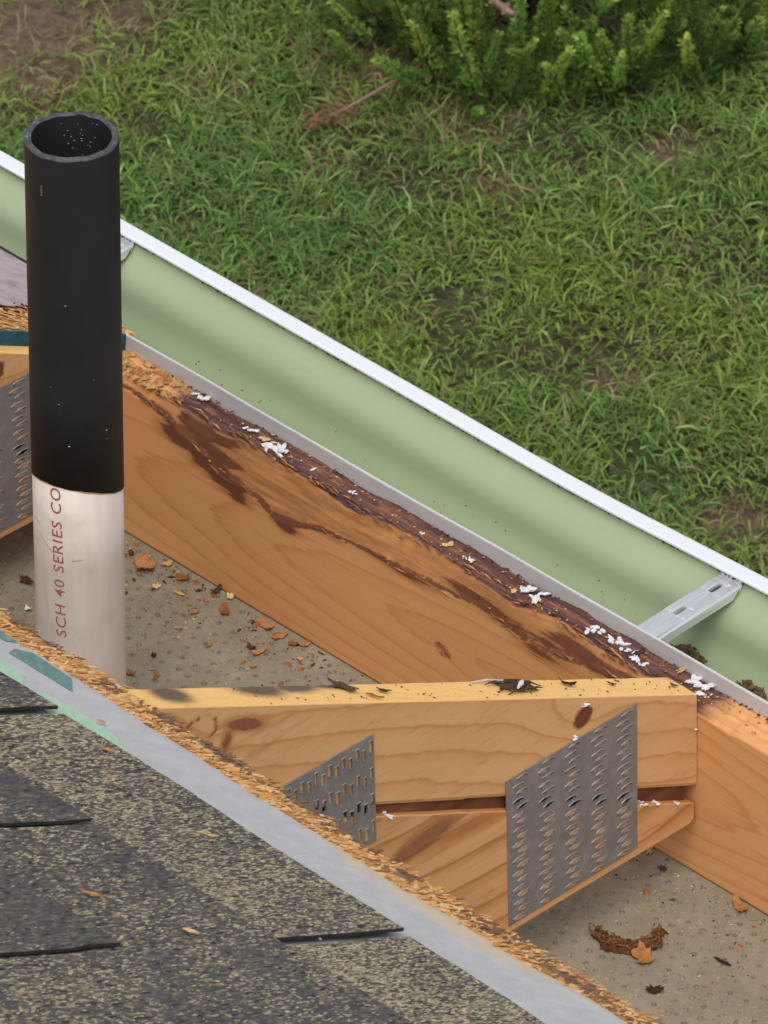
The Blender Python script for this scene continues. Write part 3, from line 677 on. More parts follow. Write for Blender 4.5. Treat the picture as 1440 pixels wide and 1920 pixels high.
# ------------------------------------------------------------------ roof: sheathing, underlayment, shingles
OT = .0125
DARKB = [(-.15, .768, .02), (-.115, .772, .025), (-.02, .79, .012), (.05, .772, .035), (.115, .776, .045), (.22, .774, .04), (.285, .771, .035), (.36, .785, .02), (.46, .782, .04), (.56, .790, .05), (.66, .795, .05)]
roof = root('shingle_roof', (.4, -1.2, roofz(-1.2)), 'cut-back roof edge of dark speckled shingles over grey underlayment and torn strand board', 'roof')
def rough_slab(name, parent, mat, x0, x1, s0, s1, n0, n1, dx, ds, edge, rough, sides=(1, 1), attr=None):
    """slab in the roof frame, its lower (eave) edge ragged"""
    xs = np.arange(x0, x1 + 1e-6, dx); ns = max(3, int((s1 - s0) / ds) + 1)
    rows = []; at = []
    for x in xs:
        e = edge(x)
        ss = e + (s1 - e) * np.linspace(0, 1, ns) ** 1.6
        for s in ss: 
            rows.append(rp(x, s, n1 + rough(x, s))); at.append(attr(x, s) if attr else 0)
    n = len(rows)
    for x in xs:
        e = edge(x); ss = e + (s1 - e) * np.linspace(0, 1, ns) ** 1.6
        for s in ss: rows.append(rp(x, s, n0)); at.append(0)
    nx = len(xs); f = grid_faces(nx, ns); f = [q[::-1] for q in f] + [tuple(n + i for i in q) for q in f]
    for i in range(nx - 1):
        f.append((i * ns, n + i * ns, n + (i + 1) * ns, (i + 1) * ns)); a = ns - 1
        f.append((i * ns + a, (i + 1) * ns + a, n + (i + 1) * ns + a, n + i * ns + a))
    for j in range(ns - 1):
        f.append((j, j + 1, n + j + 1, n + j)); b = (nx - 1) * ns
        f.append((b + j, n + b + j, n + b + j + 1, b + j + 1))
    return mk(name, rows, f, mat, parent, attrs={'stain': at})
e_osb = lambda x: .762 + float(np.interp(x, [-.84, -.3, 0, .2, .4, .64, 1.2], [.0, .004, .009, .016, .019, .015, .02])) + .0035 * fbm(x * 12, 0, 0, 4) + .0022 * fbm(x * 70, 1, 0, 3) + .007 * math.sin(x * 3.2) * .5 
e_und = lambda x: .8075 + float(np.interp(x, [-.84, -.3, 0, .2, .4, .6, 1.2], [.0, .005, .011, .020, .025, .016, .02])) + .0028 * fbm(x * 9, 5, 0, 4) + .0026 * fbm(x * 90, 6, 0, 3) 
e_shn = lambda x: .9170 + .018 * x + .003 * fbm(x * 6, 8, 0, 3) - .006 * math.exp(-((x - .18) / .12) ** 2) + .022 * max(0, x - .42)
osb = rough_slab('sheathing_panel', roof, M['osb'], -.840, 2.4, .762, 2.5, .0003, OT, .008, .06, e_osb,
    lambda x, s: (.0012 * fbm(x * 60, s * 60, 0, 4) - .004 * max(0, 1 - (s - e_osb(x)) / .012) ** 2) * (s < .86),
    attr=lambda x, s: .35 * max(0, 1 - (s - e_osb(x)) / .024) + 1.3 * max(math.exp(-((x - bx) / rx) ** 2 - ((s - e_osb(x) - bs + .764) / .012) ** 2) for bx, bs, rx in DARKB))
# torn strands lying on the exposed rim of the panel
def strands(name, parent, n, xr, sr, tilt, lens=(.006, .022), z0=OT):
    mb = MB()
    for k in range(n):
        x = random.uniform(*xr); s = random.uniform(*sr(x)); L = random.uniform(*lens); W = random.uniform(.0008, .0036)
        a = random.gauss(1.68, .38); ca, sa = math.cos(a), math.sin(a); up = random.uniform(-.05, .16) * tilt; h = random.uniform(.0003, .0016); tw = random.uniform(-.0008, .0008)
        vv = []
        for i, (u, w_) in enumerate(((-.5, .6), (-.1, 1), (.25, .9), (.5, .3))):
            for sg in (-1, 1):
                du, dw = u * L, sg * w_ * W * .5
                vv.append(rp(x + du * ca - dw * sa, s + du * sa + dw * ca, z0 + h + (u + .5) * L * up + sg * tw * u))
        nb = len(vv); v2 = [tuple(np.array(q) - EN * .0005) for q in vv]
        f = [(0, 1, 3, 2), (2, 3, 5, 4), (4, 5, 7, 6)]
        f = [q[::-1] for q in f] + [tuple(nb + i for i in q) for q in f] + [(0, 2, nb + 2, nb), (2, 4, nb + 4, nb + 2), (4, 6, nb + 6, nb + 4), (1, nb + 1, nb + 3, 3), (3, nb + 3, nb + 5, 5), (5, nb + 5, nb + 7, 7), (6, 7, nb + 7, nb + 6)]
        dkn = max([math.exp(-((x - bx) / rx) ** 2 - ((s - e_osb(x) - bs + .764) / .012) ** 2) for bx, bs, rx in DARKB] + [0]); mb.add(vv + v2, f, random.uniform(-.6, -.2) if random.random() < dkn * 1.35 else .12 + .88 * random.random())
    return meta(mk(name, mb.v, mb.f, M['strand'], parent, attrs={'tone': mb.t}), kind='stuff')
strands('wood_strand', osb, 1900, (-.30, .85), lambda x: (e_osb(x) + .002, e_und(x) + .001), .25, (.003, .012))
und = rough_slab('underlayment', roof, M['under'], -.840, 2.4, .8075, 2.5, OT + .0004, OT + .0014, .008, .06, e_und,
    lambda x, s: .0007 * fbm(x * 20, s * 25, 3, 3) - .0007 * max(0, 1 - (s - e_und(x)) / .006),
    attr=lambda x, s: (.16 + .55 * math.exp(-((x - .48) / .12) ** 2) + .25 * math.exp(-((x - .30) / .12) ** 2)) * max(0, 1 - (s - e_und(x)) / .05))
def printed(pts, mat):
    vv = [rp(p[0], -p[1] * LN, OT + .0024) for p in pts]; v2 = [tuple(np.array(q) - EN * .0006) for q in vv]; n = len(vv)
    f = [tuple(range(n)), tuple(range(2 * n - 1, n - 1, -1))] + [(i, n + i, n + (i + 1) % n, (i + 1) % n) for i in range(n)]
    mk('printed_mark', vv + v2, f, mat, und)
printed([(-.0944, -.7502), (-.0858, -.7628), (-.0060, -.7610), (-.0314, -.7400), (-.0848, -.7370)], M['dkgreen'])
printed([(-.150, -.7300), (-.1275, -.7340), (-.1084, -.7350), (-.1110, -.7450), (-.150, -.7450)], M['dkgreen'])
printed([(-.14, -.7830), (-.0751, -.7830), (-.0400, -.7850), (-.0200, -.8040), (-.044, -.8100), (-.14, -.8150)], M['ltgreen'])
printed([(-.0084, -.8000), (.0097, -.7920), (.049, -.7890), (.0800, -.7900), (.1250, -.8110), (.0514, -.8250), (-.0084, -.8200)], M['ltgreen'])


def make_shingles():
    PIT = .1815; TH = .0030
    butts = [.9190, 1.0920, 1.2680, 1.4500, 1.632, 1.814, 1.996]
    steps = [.024, .240, .455]
    k = 0
    for ci, b in enumerate(butts):
        off = (.041, .262, .046, .262, .046, .262, .046)[ci]
        ends = [off + .431 * q for q in range(-3, 4)]
        for i in range(len(ends) - 1):
            xa, xb = ends[i] + (.0075 if ci == 0 else .0035), ends[i + 1]
            if xa > 1.35: continue
            nx, ns = 44, 12
            tone = {(0, 3): .07, (0, 2): -.06, (0, 4): .13, (1, 2): -.06, (1, 3): -.015, (2, 3): -.05, (2, 4): .02, (3, 3): .05}.get((ci, i), random.uniform(-.07, .08))
            xs = np.linspace(xa, xb, nx); top = []; at = []
            L = PIT * 1.75
            for x in xs:
                e = e_shn(x) if ci == 0 else b + .0014 * fbm(x * 9, ci * 3.1, 0, 3)
                ej = .0007 * fbm(x * 120, ci, 4, 2)
                for j in range(ns):
                    q = j / (ns - 1); s = e + ej + (b + L - e) * q
                    tilt = .0032 * ((x - xa) / (xb - xa)) ** 2.2
                    n_ = OT + .0022 + TH + 2 * TH * (1 - (s - b) / PIT / 2) * (1 if ci else .35) + (TH * .65 if ci else 0) + tilt * (1 - .5 * q)
                    n_ += .0012 * fbm(x * 7, s * 7, ci + i * .37, 3) + .0004 * fbm(x * 60, s * 60, ci, 3)
                    xx = x + (.0022 * fbm(s * 45, ci, i, 4) if x in (xs[0], xs[-1]) else 0)
                    top.append((xx, s, n_))
                    # darker blend toward the overlap shadow line printed on every course
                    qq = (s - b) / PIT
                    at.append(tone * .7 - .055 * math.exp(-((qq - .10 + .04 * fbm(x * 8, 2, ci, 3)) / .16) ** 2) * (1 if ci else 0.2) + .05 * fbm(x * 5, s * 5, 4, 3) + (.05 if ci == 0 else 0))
            v = [rp(*q) for q in top]; n = len(v); v2 = [rp(x, s, nn - TH) for x, s, nn in top]
            f = [q[::-1] for q in grid_faces(nx, ns)]; fm = [0] * len(f)
            f2 = [tuple(n + m_ for m_ in q[::-1]) for q in f]; f += f2; fm += [1] * len(f2); e0 = len(f)
            for q in range(nx - 1): f.append((q * ns, n + q * ns, n + (q + 1) * ns, (q + 1) * ns)); a = ns - 1; f.append((q * ns + a, (q + 1) * ns + a, n + (q + 1) * ns + a, n + q * ns + a))
            for j in range(ns - 1): f.append((j, j + 1, n + j + 1, n + j)); bb = (nx - 1) * ns; f.append((bb + j, n + bb + j, n + bb + j + 1, bb + j + 1))
            fm += [1] * (len(f) - e0)
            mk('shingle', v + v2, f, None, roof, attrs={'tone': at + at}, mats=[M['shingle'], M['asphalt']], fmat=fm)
make_shingles()

# the piece of sheathing left over the next truss, with its teal factory edge
def left_sheathing():
    r = root('sheathing_remnant', (-1.2, -.3, roofz(-.3)), 'remnant of roof sheathing with teal factory edge and torn stained top, behind the pipe', 'sheathing board')
    xe = -.8412; T = .0165
    xs = np.concatenate([np.linspace(-2.2, -1.10, 8)[:-1], np.arange(-1.10, xe + 1e-4, .006), [xe]]); ss = np.linspace(-.062, .740, 120)
    rows = []; at = []
    for x in xs:
        for s in ss: s_ = s + .027 * min(1, max(0, (x + .885) / .03)) * (s < -.055); rows.append(rp(x, s_ - (.002 * fbm(x * 30, 1, 1, 3) if s < -.06 else 0), T + (.0014 * fbm(x * 50, s * 50, 3, 4) if s < .4 else 0) - (.002 * (x > xe - .002)))); at.append(-1)
    n = len(rows); nx, ns = len(xs), len(ss)
    low = [rp(x, max(s, -.062 + .027 * min(1, max(0, (x + .885) / .03))), .0004) for x in xs for s in ss]
    f = [q[::-1] for q in grid_faces(nx, ns)]; f += [tuple(n + i for i in q[::-1]) for q in f]
    for i in range(nx - 1): f.append((i * ns, n + i * ns, n + (i + 1) * ns, (i + 1) * ns)); a = ns - 1; f.append((i * ns + a, (i + 1) * ns + a, n + (i + 1) * ns + a, n + i * ns + a))
    o = mk('board', rows + low, f, M['osb'], r, attrs={'stain': at + at})
    # teal painted edge
    v = []; ss2 = np.linspace(-.0355, .70, 160)
    for s in ss2:
        j = .0010 * fbm(s * 60, 0, 2, 4)
        v += [rp(xe + .0004 + .0004 * fbm(s * 90, 5, 0, 2), s, .0006), rp(xe + .0006, s, T - .0012 + j), rp(xe - .0012, s, T - .0002 + j)]
    mk('edge_paint', v, grid_faces(len(ss2), 3), M['teal'], r)
    # underlayment still stuck to it, torn along its near side
    rows = []; xs2 = np.linspace(-2.2, -.895, 70); 
    ss3 = np.linspace(-.064, .16, 60)
    for s in ss3:
        edge = -.898 + .008 * fbm(s * 22, 3, 3, 4) + .004 * fbm(s * 90, 4, 2, 3) - .006 * (s > .05)
        for q in np.linspace(0, 1, 24):
            x = -2.2 + (edge + 2.2) * q ** .5
            rows.append(rp(x, s, T + .0030 + .0008 * fbm(x * 16, s * 16, 5, 3) + .003 * max(0, q ** .5 - .975) / .025 * (.5 + fbm(s * 30, 1, 9, 2))))
    n = len(rows); f = grid_faces(60, 24); low = [tuple(np.array(q) - EN * .0012) for q in rows]
    f = f + [tuple(n + i for i in q[::-1]) for q in f] + [(i * 24 + 23, n + i * 24 + 23, n + (i + 1) * 24 + 23, (i + 1) * 24 + 23) for i in range(59)] + [(j, n + j, n + j + 1, j + 1) for j in range(23)]
    mk('torn_underlayment', rows + low, f, M['lav'], r)
    v = []; xs4 = np.linspace(-2.2, xe, 150)
    for x in xs4:
        j = .0018 * fbm(x * 40, 2, 2, 4)
        if x > -.885: continue
        v += [rp(x, -.0655 - j, T + .004), rp(x, -.0600 + j, T + .0045), rp(x, -.0600, T - .006), rp(x, -.0655 - j, T - .012)]
    mk('tar_edge', v, grid_faces(len(v) // 4, 4, True), M['tar'], r)
    mb_ = strands('wood_strand', o, 420, (-.903, -.845), lambda x: (-.028, .24), 1.2, (.008, .026), T)
    mb_ = MB()
    for k in range(26):                     # dark broken splinters under the torn edge
        s = random.uniform(-.01, .15); x = -.898 + random.gauss(0, .006); L = random.uniform(.010, .028)
        vv, ff = tube([rp(x, s, T + .002), rp(x + random.uniform(-.004, .006), s + L * .5, T + .003), rp(x + random.uniform(-.006, .012), s + L, T + random.uniform(.003, .008))], [.0016, .0013, .0003], 5)
        mb_.add(vv, ff)
    meta(mk('splinter', mb_.v, mb_.f, M['bark2'], r), kind='stuff')
left_sheathing()

# ================================================================== LOOSE BITS
def flake(name, loc, size, mat, label, cat, group, up=(0, 0, 1), curl=.3, jag=.35, aspect=.6, ang=None, n=19, thick=.0010):
    """an irregular curled flake of bark or wood lying on a surface"""
    up = Vector(up).normalized(); a = up.orthogonal().normalized(); b = up.cross(a)
    th = random.uniform(0, 6.28) if ang is None else ang
    e1 = math.cos(th) * a + math.sin(th) * b; e2 = up.cross(e1); L = Vector(loc)
    R = size / 2; ring = []; mid = []
    ph = random.uniform(0, 9)
    def P(u, v, h=0):
        c = curl * (u * u) / max(R, 1e-6) + .35 * curl * v * v / max(R, 1e-6) + R * .16 * fbm(u * 1.6 / R, v * 1.6 / R, ph, 4)
        return L + e1 * u + e2 * v + up * (.0010 + abs(c) + h)
    for k in range(n):
        t = 2 * math.pi * k / n; rr = R * (1 + .38 * fbm(math.cos(t) * 1.3, math.sin(t) * 1.3, ph, 3)) * (1 - jag * random.random() ** 1.6)
        ring.append((rr * math.cos(t), rr * math.sin(t) * aspect))
    vt = [P(0, 0, thick)] + [P(u * .55, v * .55, thick * (1 + random.uniform(-.3, .5))) for u, v in ring] + [P(u, v, thick * .6) for u, v in ring]
    vb = [P(0, 0)] + [P(u * .55, v * .55) for u, v in ring] + [P(u, v) for u, v in ring]
    m_ = len(vt); f = []
    for k in range(n):
        q = (k + 1) % n
        f += [(0, 1 + k, 1 + q), (1 + k, 1 + n + k, 1 + n + q, 1 + q), (m_, m_ + 1 + q, m_ + 1 + k), (m_ + 1 + k, m_ + 1 + q, m_ + 1 + n + q, m_ + 1 + n + k), (1 + n + k, m_ + 1 + n + k, m_ + 1 + n + q, 1 + n + q)]
    o = mk(name, [tuple(q) for q in vt + vb], f, mat, None, at=loc)
    return meta(o, label, cat, group)
GS = 'bark and wood flakes lying on the soffit'
FL = [((-.7525, -.0300), .030, 'flake', 'large curled orange bark flake just right of the pipe, beside the board', .9, .8),
      ((-.7408, -.0080), .015, 'pale', 'small tan chip between big curled flake and the board', .3, .6),
      ((-.7117, -.0150), .021, 'flake', 'brown flake below the orange board, second along from the pipe', .5, .6),
      ((-.7189, -.0452), .018, 'pale', 'pale orange curl just below the largest flake by the pipe', .8, .5),
      ((-.6948, -.0358), .018, 'pale', 'splintered pale shaving lying between pipe and board', .2, .25),
      ((-.6700, -.0076), .018, 'bark', 'black crumpled bark curl tight against the orange board', .9, .6),
      ((-.6525, -.0045), .012, 'pale', 'tan crumb of wood beside the black bark curl', .5, .8),
      ((-.6404, -.0239), .024, 'flake', 'orange brown sliver below the black bark curl', .4, .45),
      ((-.6594, -.0464), .015, 'flake', 'narrow rust flake standing alone mid soffit', .3, .4),
      ((-.6512, -.0771), .009, 'pale', 'tiny bright straw coloured chip mid soffit', .2, .4),
      ((-.6065, -.0754), .012, 'flake', 'small upright rust flake on open soffit', .6, .45),
      ((-.6332, -.1258), .009, 'bark', 'tiny black bark bit on the soffit near the white pipe', .4, .7),
      ((-.8212, -.1299), .022, 'bark2', 'dark brown bark piece left of the white pipe', .3, .5),
      ((-.7826, -.1611), .009, 'foam', 'white foam crumb on soffit left of the white pipe', .8, .8),
      ((-.7809, -.0219), .012, 'bark', 'black bark scrap peeking out beside the pipe', .5, .6),
      ((-.6265, -.1625), .016, 'flake', 'orange curl wedged between pipe foot and torn roof edge', .8, .5),
      ((-.5923, -.0115), .030, 'flake', 'wide orange brown bark flake against the middle of the board', .35, .42),
      ((-.5680, -.0150), .023, 'flake', 'ragged orange flake lying right of the wide bark flake', .3, .42),
      ((-.5749, -.0481), .017, 'bark', 'dark torn bark strip on soffit touching an orange flake', .5, .4),
      ((-.5632, -.0481), .019, 'flake', 'orange flake beside a dark torn bark strip', .3, .6),
      ((-.5493, -.0150), .014, 'flake', 'dull rust flake, left one of a pair near the board', .4, .7),
      ((-.5404, -.0065), .014, 'flake', 'dull rust flake, right one of a pair near the board', .4, .7),
      ((-.5250, -.0271), .009, 'pale', 'small orange chip below the pair of rust flakes', .3, .7),
      ((-.5483, -.0691), .009, 'flake', 'narrow brown chip on the soffit above the smudged truss top', .2, .4),
      ((-.6048, -.1487), .014, 'flake', 'brown flake beside the black smudge of the truss', .3, .5),
      ((.0569, -.1294), .031, 'flake', 'orange brown flake below the dark curled bark, lower right bay', .5, .7),
      ((.0979, -.1568), .022, 'bark2', 'small dark and tan bark bit near the bottom edge of the photo', .7, .55),
      ((.0676, -.0110), .022, 'flake', 'reddish brown flake leaning on the right end of the board', .6, .7),
      ((-.0272, -.0192), .010, 'bark', 'round black crumb under the truss tip', .9, .9),
      ((.1125, -.0812), .024, 'bark', 'thin black sliver on the soffit at far right', .1, .16),
      ((-.0573, -.0065), .018, 'pale', 'tan shaving tucked under the board by the truss tip', .2, .35)]
for (xy, sz, mt, lb, cu_, asp) in FL:
    flake('foam_crumb' if mt == 'foam' else 'wood_flake', (xy[0], xy[1], SOF + .0006), sz, M[mt], lb, 'foam' if mt == 'foam' else 'wood flake', GS, curl=cu_, aspect=asp, jag=.5)
# the big U-shaped bark curl
def bark_curl():
    mb = MB(); c = Vector((.0211, -.1133, SOF)); a = Vector((CR.x, CR.y, 0)).normalized(); b = Vector((-TC.x, -TC.y, 0)).normalized()
    n = 46; rows = []
    for i in range(n):
        u = i / (n - 1); t = -.25 + 3.6 * u; R = .029 + .003 * math.sin(i * .6) + .003 * fbm(u * 5, 1, 1, 3)
        px = -math.cos(t) * R; py = -math.sin(t) * R * .80
        env = (.10 + .9 * math.sin(math.pi * min(1, max(0, .08 + .84 * u))) ** .8)
        for j, (w_, h) in enumerate(((-1, .0010), (-.45, .0040), (.1, .0075), (.55, .0090), (1, .0075))):
            jg = random.uniform(.55, 1.25) if j in (0, 4) else random.uniform(.9, 1.1)
            wd = .0056 * env * jg * (1 + .5 * fbm(u * 9, j, 2, 3)) + .0010
            d = Vector((-math.cos(t), -math.sin(t), 0)); q = c + a * (px + d.x * wd * -w_) + b * (py + d.y * wd * -w_)
            q.z = SOF + .0012 + h * (.35 + .65 * env + .5 * math.exp(-((u - .06) / .06) ** 2)) * random.uniform(.82, 1.15); rows.append(tuple(q))
    f = grid_faces(n, 5); m_ = len(rows); low = [(x, y, max(SOF + .0004, z - .0016)) for x, y, z in rows]
    f = [q for q in f] + [tuple(m_ + i for i in q[::-1]) for q in f] + [(i * 5, m_ + i * 5, m_ + i * 5 + 5, i * 5 + 5) for i in range(n - 1)] + [(i * 5 + 4, i * 5 + 9, m_ + i * 5 + 9, m_ + i * 5 + 4) for i in range(n - 1)]
    r = root('wood_flake', tuple(c), 'large dark brown horseshoe shaped bark curl, lower right bay', 'wood flake', GS)
    mk('bark_strip', rows + low, f, M['curl'], r)
    mb = MB(); mid = rows[2::5]
    for k in range(60):
        q = random.random() ** .8; i = int(q * (n - 8)); off = Vector((random.gauss(0, .0035), random.gauss(0, .0035), random.uniform(-.004, .0035)))
        L = random.randint(3, 7); pts = [Vector(mid[min(n - 1, i + t)]) + off + Vector((0, 0, .001 * t * random.uniform(-1, 1.2))) for t in range(0, L, 2)]
        pts = [Vector((p_.x, p_.y, max(SOF + .001, p_.z))) for p_ in pts]
        if len(pts) < 2: continue
        vv, ff = tube(pts, [random.uniform(.0005, .0013) for _ in pts], 4); mb.add(vv, ff)
    meta(mk('fibre', mb.v, mb.f, M['bark2'], r), kind='stuff')
bark_curl()
# fine crumbs nobody could count
def crumbs(name, n, place, mat, lens=(.001, .004)):
    mb = MB()
    for k in range(n):
        q = place()
        if q is None: continue
        p, up = Vector(q[0]), Vector(q[1]); a = up.orthogonal().normalized(); b = up.cross(a); t = random.uniform(0, 6.28)
        e1 = math.cos(t) * a + math.sin(t) * b; e2 = up.cross(e1); L = random.uniform(*lens); W = L * random.uniform(.25, .8); h = L * random.uniform(.15, .4)
        v = [p + e1 * L * .5, p + e2 * W * .5, p - e1 * L * .5, p - e2 * W * .5, p + up * h + e1 * L * random.uniform(-.2, .2)]
        mb.add([tuple(x) for x in v], [(0, 1, 4), (1, 2, 4), (2, 3, 4), (3, 0, 4), (0, 3, 2, 1)])
    return meta(mk(name, mb.v, mb.f, mat), kind='stuff')
def soff_pl():
    x = random.uniform(-.86, .16); y = -abs(random.gauss(0, .075)) - .002
    return ((x, y, SOF + .0003), (0, 0, 1)) if y > -.3 else None
def nearboard_pl():
    x = random.uniform(-.80, -.46) if random.random() < .8 else random.uniform(-.1, .14); y = -abs(random.gauss(0, .038)) - .004
    return ((x, y, SOF + .0003), (0, 0, 1))
crumbs('bark_bits', 75, nearboard_pl, M['flake'], (.003, .011)); crumbs('dark_bark_bits', 35, nearboard_pl, M['bark2'], (.003, .010))
crumbs('soffit_crumbs', 230, soff_pl, M['pale'], (.0012, .0045)); crumbs('dark_crumbs', 260, soff_pl, M['bark'], (.001, .004))
def ftop_pl():
    x = random.uniform(-.83, .12); return ((x, random.uniform(.010, .034), -.0105), (0, 0, 1))
crumbs('board_crumbs', 240, ftop_pl, M['flake'], (.0012, .005)); crumbs('pale_board_crumbs', 110, ftop_pl, M['pale'], (.001, .0045))
def shav_pl():
    x = random.uniform(-.835, -.745); return ((x, random.uniform(.004, .034), -.0100), (0, 0, 1))
crumbs('wood_shavings', 50, shav_pl, M['pale'], (.003, .016)); crumbs('brown_shavings', 60, shav_pl, M['flake'], (.002, .010))
def roof_pl():
    x = random.uniform(-.3, .95); s = random.uniform(.9, 1.6); return (tuple(rp(x, s, .0305 if s > 1.05 else .0245)), tuple(EN))
crumbs('roof_crumbs', 60, roof_pl, M['pale'], (.001, .004))
def chord_pl():
    y = random.uniform(-.55, -.01); return ((random.uniform(-.036, -.002), y, roofz(y) + .0006), tuple(EN))
crumbs('truss_crumbs', 90, chord_pl, M['bark'], (.0008, .004))
def gut_pl():
    t = random.random(); x = random.uniform(-.85, .15); y = .106 + .018 * t; z = -.081 + .030 * t
    return ((x, y, z), (0, -.8, .6))
crumbs('gutter_specks', 90, gut_pl, M['bark'], (.0006, .0028))

def lipdirt_pl():
    x = random.uniform(-1.15, .2)
    if fbm(x * 14, 3, 3, 3) < random.uniform(-.45, .35): return None
    return ((x, .1528 + random.uniform(-.0012, .0006), .0085 + bow(x) * .95), (0, -.7, .7))
crumbs('lip_dirt', 900, lipdirt_pl, M['bark'], (.0008, .0034))
def flangedirt_pl():
    x = random.uniform(-.84, .2)
    if fbm(x * 10, 8, 3, 3) < random.uniform(-.3, .4): return None
    return ((x, .0352 + random.uniform(-.002, .001), -.0112), (0, 0, 1))
crumbs('flange_dirt', 420, flangedirt_pl, M['bark'], (.001, .0045))
# white foam crumbs on the rotted board
def foam(loc, size, n, label, mat='foam', up=(0, 0, 1)):
    mb = MB(); L = Vector(loc)
    bm0 = bmesh.new(); bmesh.ops.create_icosphere(bm0, subdivisions=1, radius=1); bv = [v.co.copy() for v in bm0.verts]; bf = [[v.index for v in f.verts] for f in bm0.faces]; bm0.free()
    for k in range(n if n == 1 else int(n * 1.25)):
        t = random.uniform(-1, 1); o = Vector((t * size * .5, random.gauss(0, size * .16), 0)); r = size * random.uniform(.07, .17)
        if n == 1: o = Vector((0, 0, 0)); r = size * .45
        sc = Vector((random.uniform(.8, 2.2), random.uniform(.5, 1.1), random.uniform(.35, .8))); ph = random.uniform(0, 50)
        ca, sa = math.cos(ph), math.sin(ph)
        vv = []
        for q in bv:
            q2 = Vector((q.x * sc.x, q.y * sc.y, q.z * sc.z)) * r * (1 + .5 * fbm(q.x * 1.7 + ph, q.y * 1.7, q.z * 1.7, 2))
            q2 = Vector((q2.x * ca - q2.y * sa, q2.x * sa + q2.y * ca, q2.z))
            vv.append(tuple(L + o + q2 + Vector((0, 0, r * .5 + .0004))))
        mb.add(vv, bf)
    meta(mk('foam_crumb', mb.v, mb.f, M[mat], None, at=loc, smooth=False), label, 'foam', 'white foam crumbs on the rotted board')
ZT = -.0115
for (x, y, sz, n, lb) in ((-.7213, .0300, .017, 9, 'fuzzy off-white foam crumb at the pipe end of the rotted board'),
                          (-.6437, .0244, .016, 5, 'white foam crumb like a short bone, left of the big white clump'),
                          (-.5993, .0192, .026, 14, 'big knobbly white foam clump on the upper part of the rotted board'),
                          (-.568, .0224, .006, 2, 'tiny white foam speck just below the big upper clump'),
                          (-.5478, .0200, .005, 1, 'smallest white foam speck, below another tiny speck'),
                          (-.4925, .0197, .011, 4, 'lone white foam crumb on bare purple rot, middle of the board'),
                          (-.3956, .0186, .009, 3, 'flat white foam flake above the yellow wood crumbs'),
                          (-.3299, .0198, .013, 6, 'greyish foam crumb beside black dirt, middle of the board'),
                          (-.2452, .0218, .025, 10, 'long white foam clump nearest above the truss top'),
                          (-.1867, .0212, .012, 2, 'smooth round white foam lump on the rotted board'),
                          (-.1598, .0218, .020, 9, 'frilly white foam crumb after the smooth round lump'),
                          (-.1293, .0250, .018, 8, 'curled white foam crumb before the truss corner'),
                          (-.1100, .0210, .016, 6, 'white foam crumb joined to a black bark bit'),
                          (-.0935, .0150, .018, 8, 'white foam pile right against the truss top edge'),
                          (-.0269, .0289, .022, 16, 'bubbly white foam cluster at the truss end beside the flange'),
                          (-.0118, .0200, .013, 8, 'bubbly white foam cluster hanging over the truss corner')):
    foam((x, y, ZT), sz, n, lb)
foam((-.0590, -.0035, roofz(-.0035) - .02), .008, 2, 'white foam bit stuck in the corner where truss meets board') if False else None
foam((.0030, -.0030, -.0330), .008, 2, 'white foam bit stuck in the corner where truss meets board')
foam((.0022, -.1500, .0720), .009, 4, 'white foam dab on the red knot of the truss')
foam((.0020, -.1640, .0425), .009, 5, 'pale foam smear at the top edge of the large nail plate')
for (y, lb) in ((-.0735, 'white foam bit on the bottom chord beside the large nail plate'), (-.0558, 'white foam bit in the gap between the truss chords'), (-.0290, 'white foam bit at the tip of the bottom chord'), (-.3987, 'white foam bit in the chord gap beside the small nail plate')):
    foam((-.0010, y, -.1200 - .4965 * y), .011, 4, lb)
GB = 'bits of bark lying on the rotted board'
for (x, y, sz, mt, asp, lb) in ((-.6197, .0216, .016, 'pale', .5, 'straw coloured chip between two white foam clumps'), (-.3591, .0215, .014, 'pale', .6, 'yellow wood crumb in the middle of the board'),
                                (-.2579, .0110, .009, 'pale', .7, 'small tan chip at the edge of the board'), (-.0525, .0314, .020, 'pale', .3, 'tan splinter against the grey flange near the truss'),
                                (-.3420, .0300, .010, 'bark', .7, 'black dirt bit on the grey flange edge'), (-.1020, .0240, .018, 'bark', .4, 'black bark bit beside white foam near the truss')):
    flake('wood_chip', (x, y, ZT + .001), sz, M[mt], lb, 'wood chip', GB, aspect=asp, jag=.5)
GT = 'bark debris on the truss top'
for (x, y, sz, mt, asp, cu_, lb) in ((-.0300, -.4223, .036, 'bark', .55, .3, 'ragged black bark piece on the truss top, next to the oval one'), (-.0200, -.3829, .014, 'bark', .6, .3, 'small black oval bark bit on the truss top'),
                                     (-.0260, -.1457, .020, 'bark', .5, .4, 'crumpled dark bark bit on the truss top above the red knot'), (-.0235, -.0914, .010, 'bark2', .5, .2, 'small brown bark chip near the truss end'),
                                     (-.0167, -.0150, .010, 'bark2', .6, .2, 'brown chip at the very end of the truss top'), (-.0098, -.4037, .018, 'bark2', .25, .1, 'thin brown sliver along the near edge of the truss top')):
    flake('bark_piece', (x, y, roofz(y) + .0006), sz, M[mt], lb, 'bark', GT, up=tuple(EN), aspect=asp, curl=cu_, jag=.55, ang=random.uniform(-.3, .3))
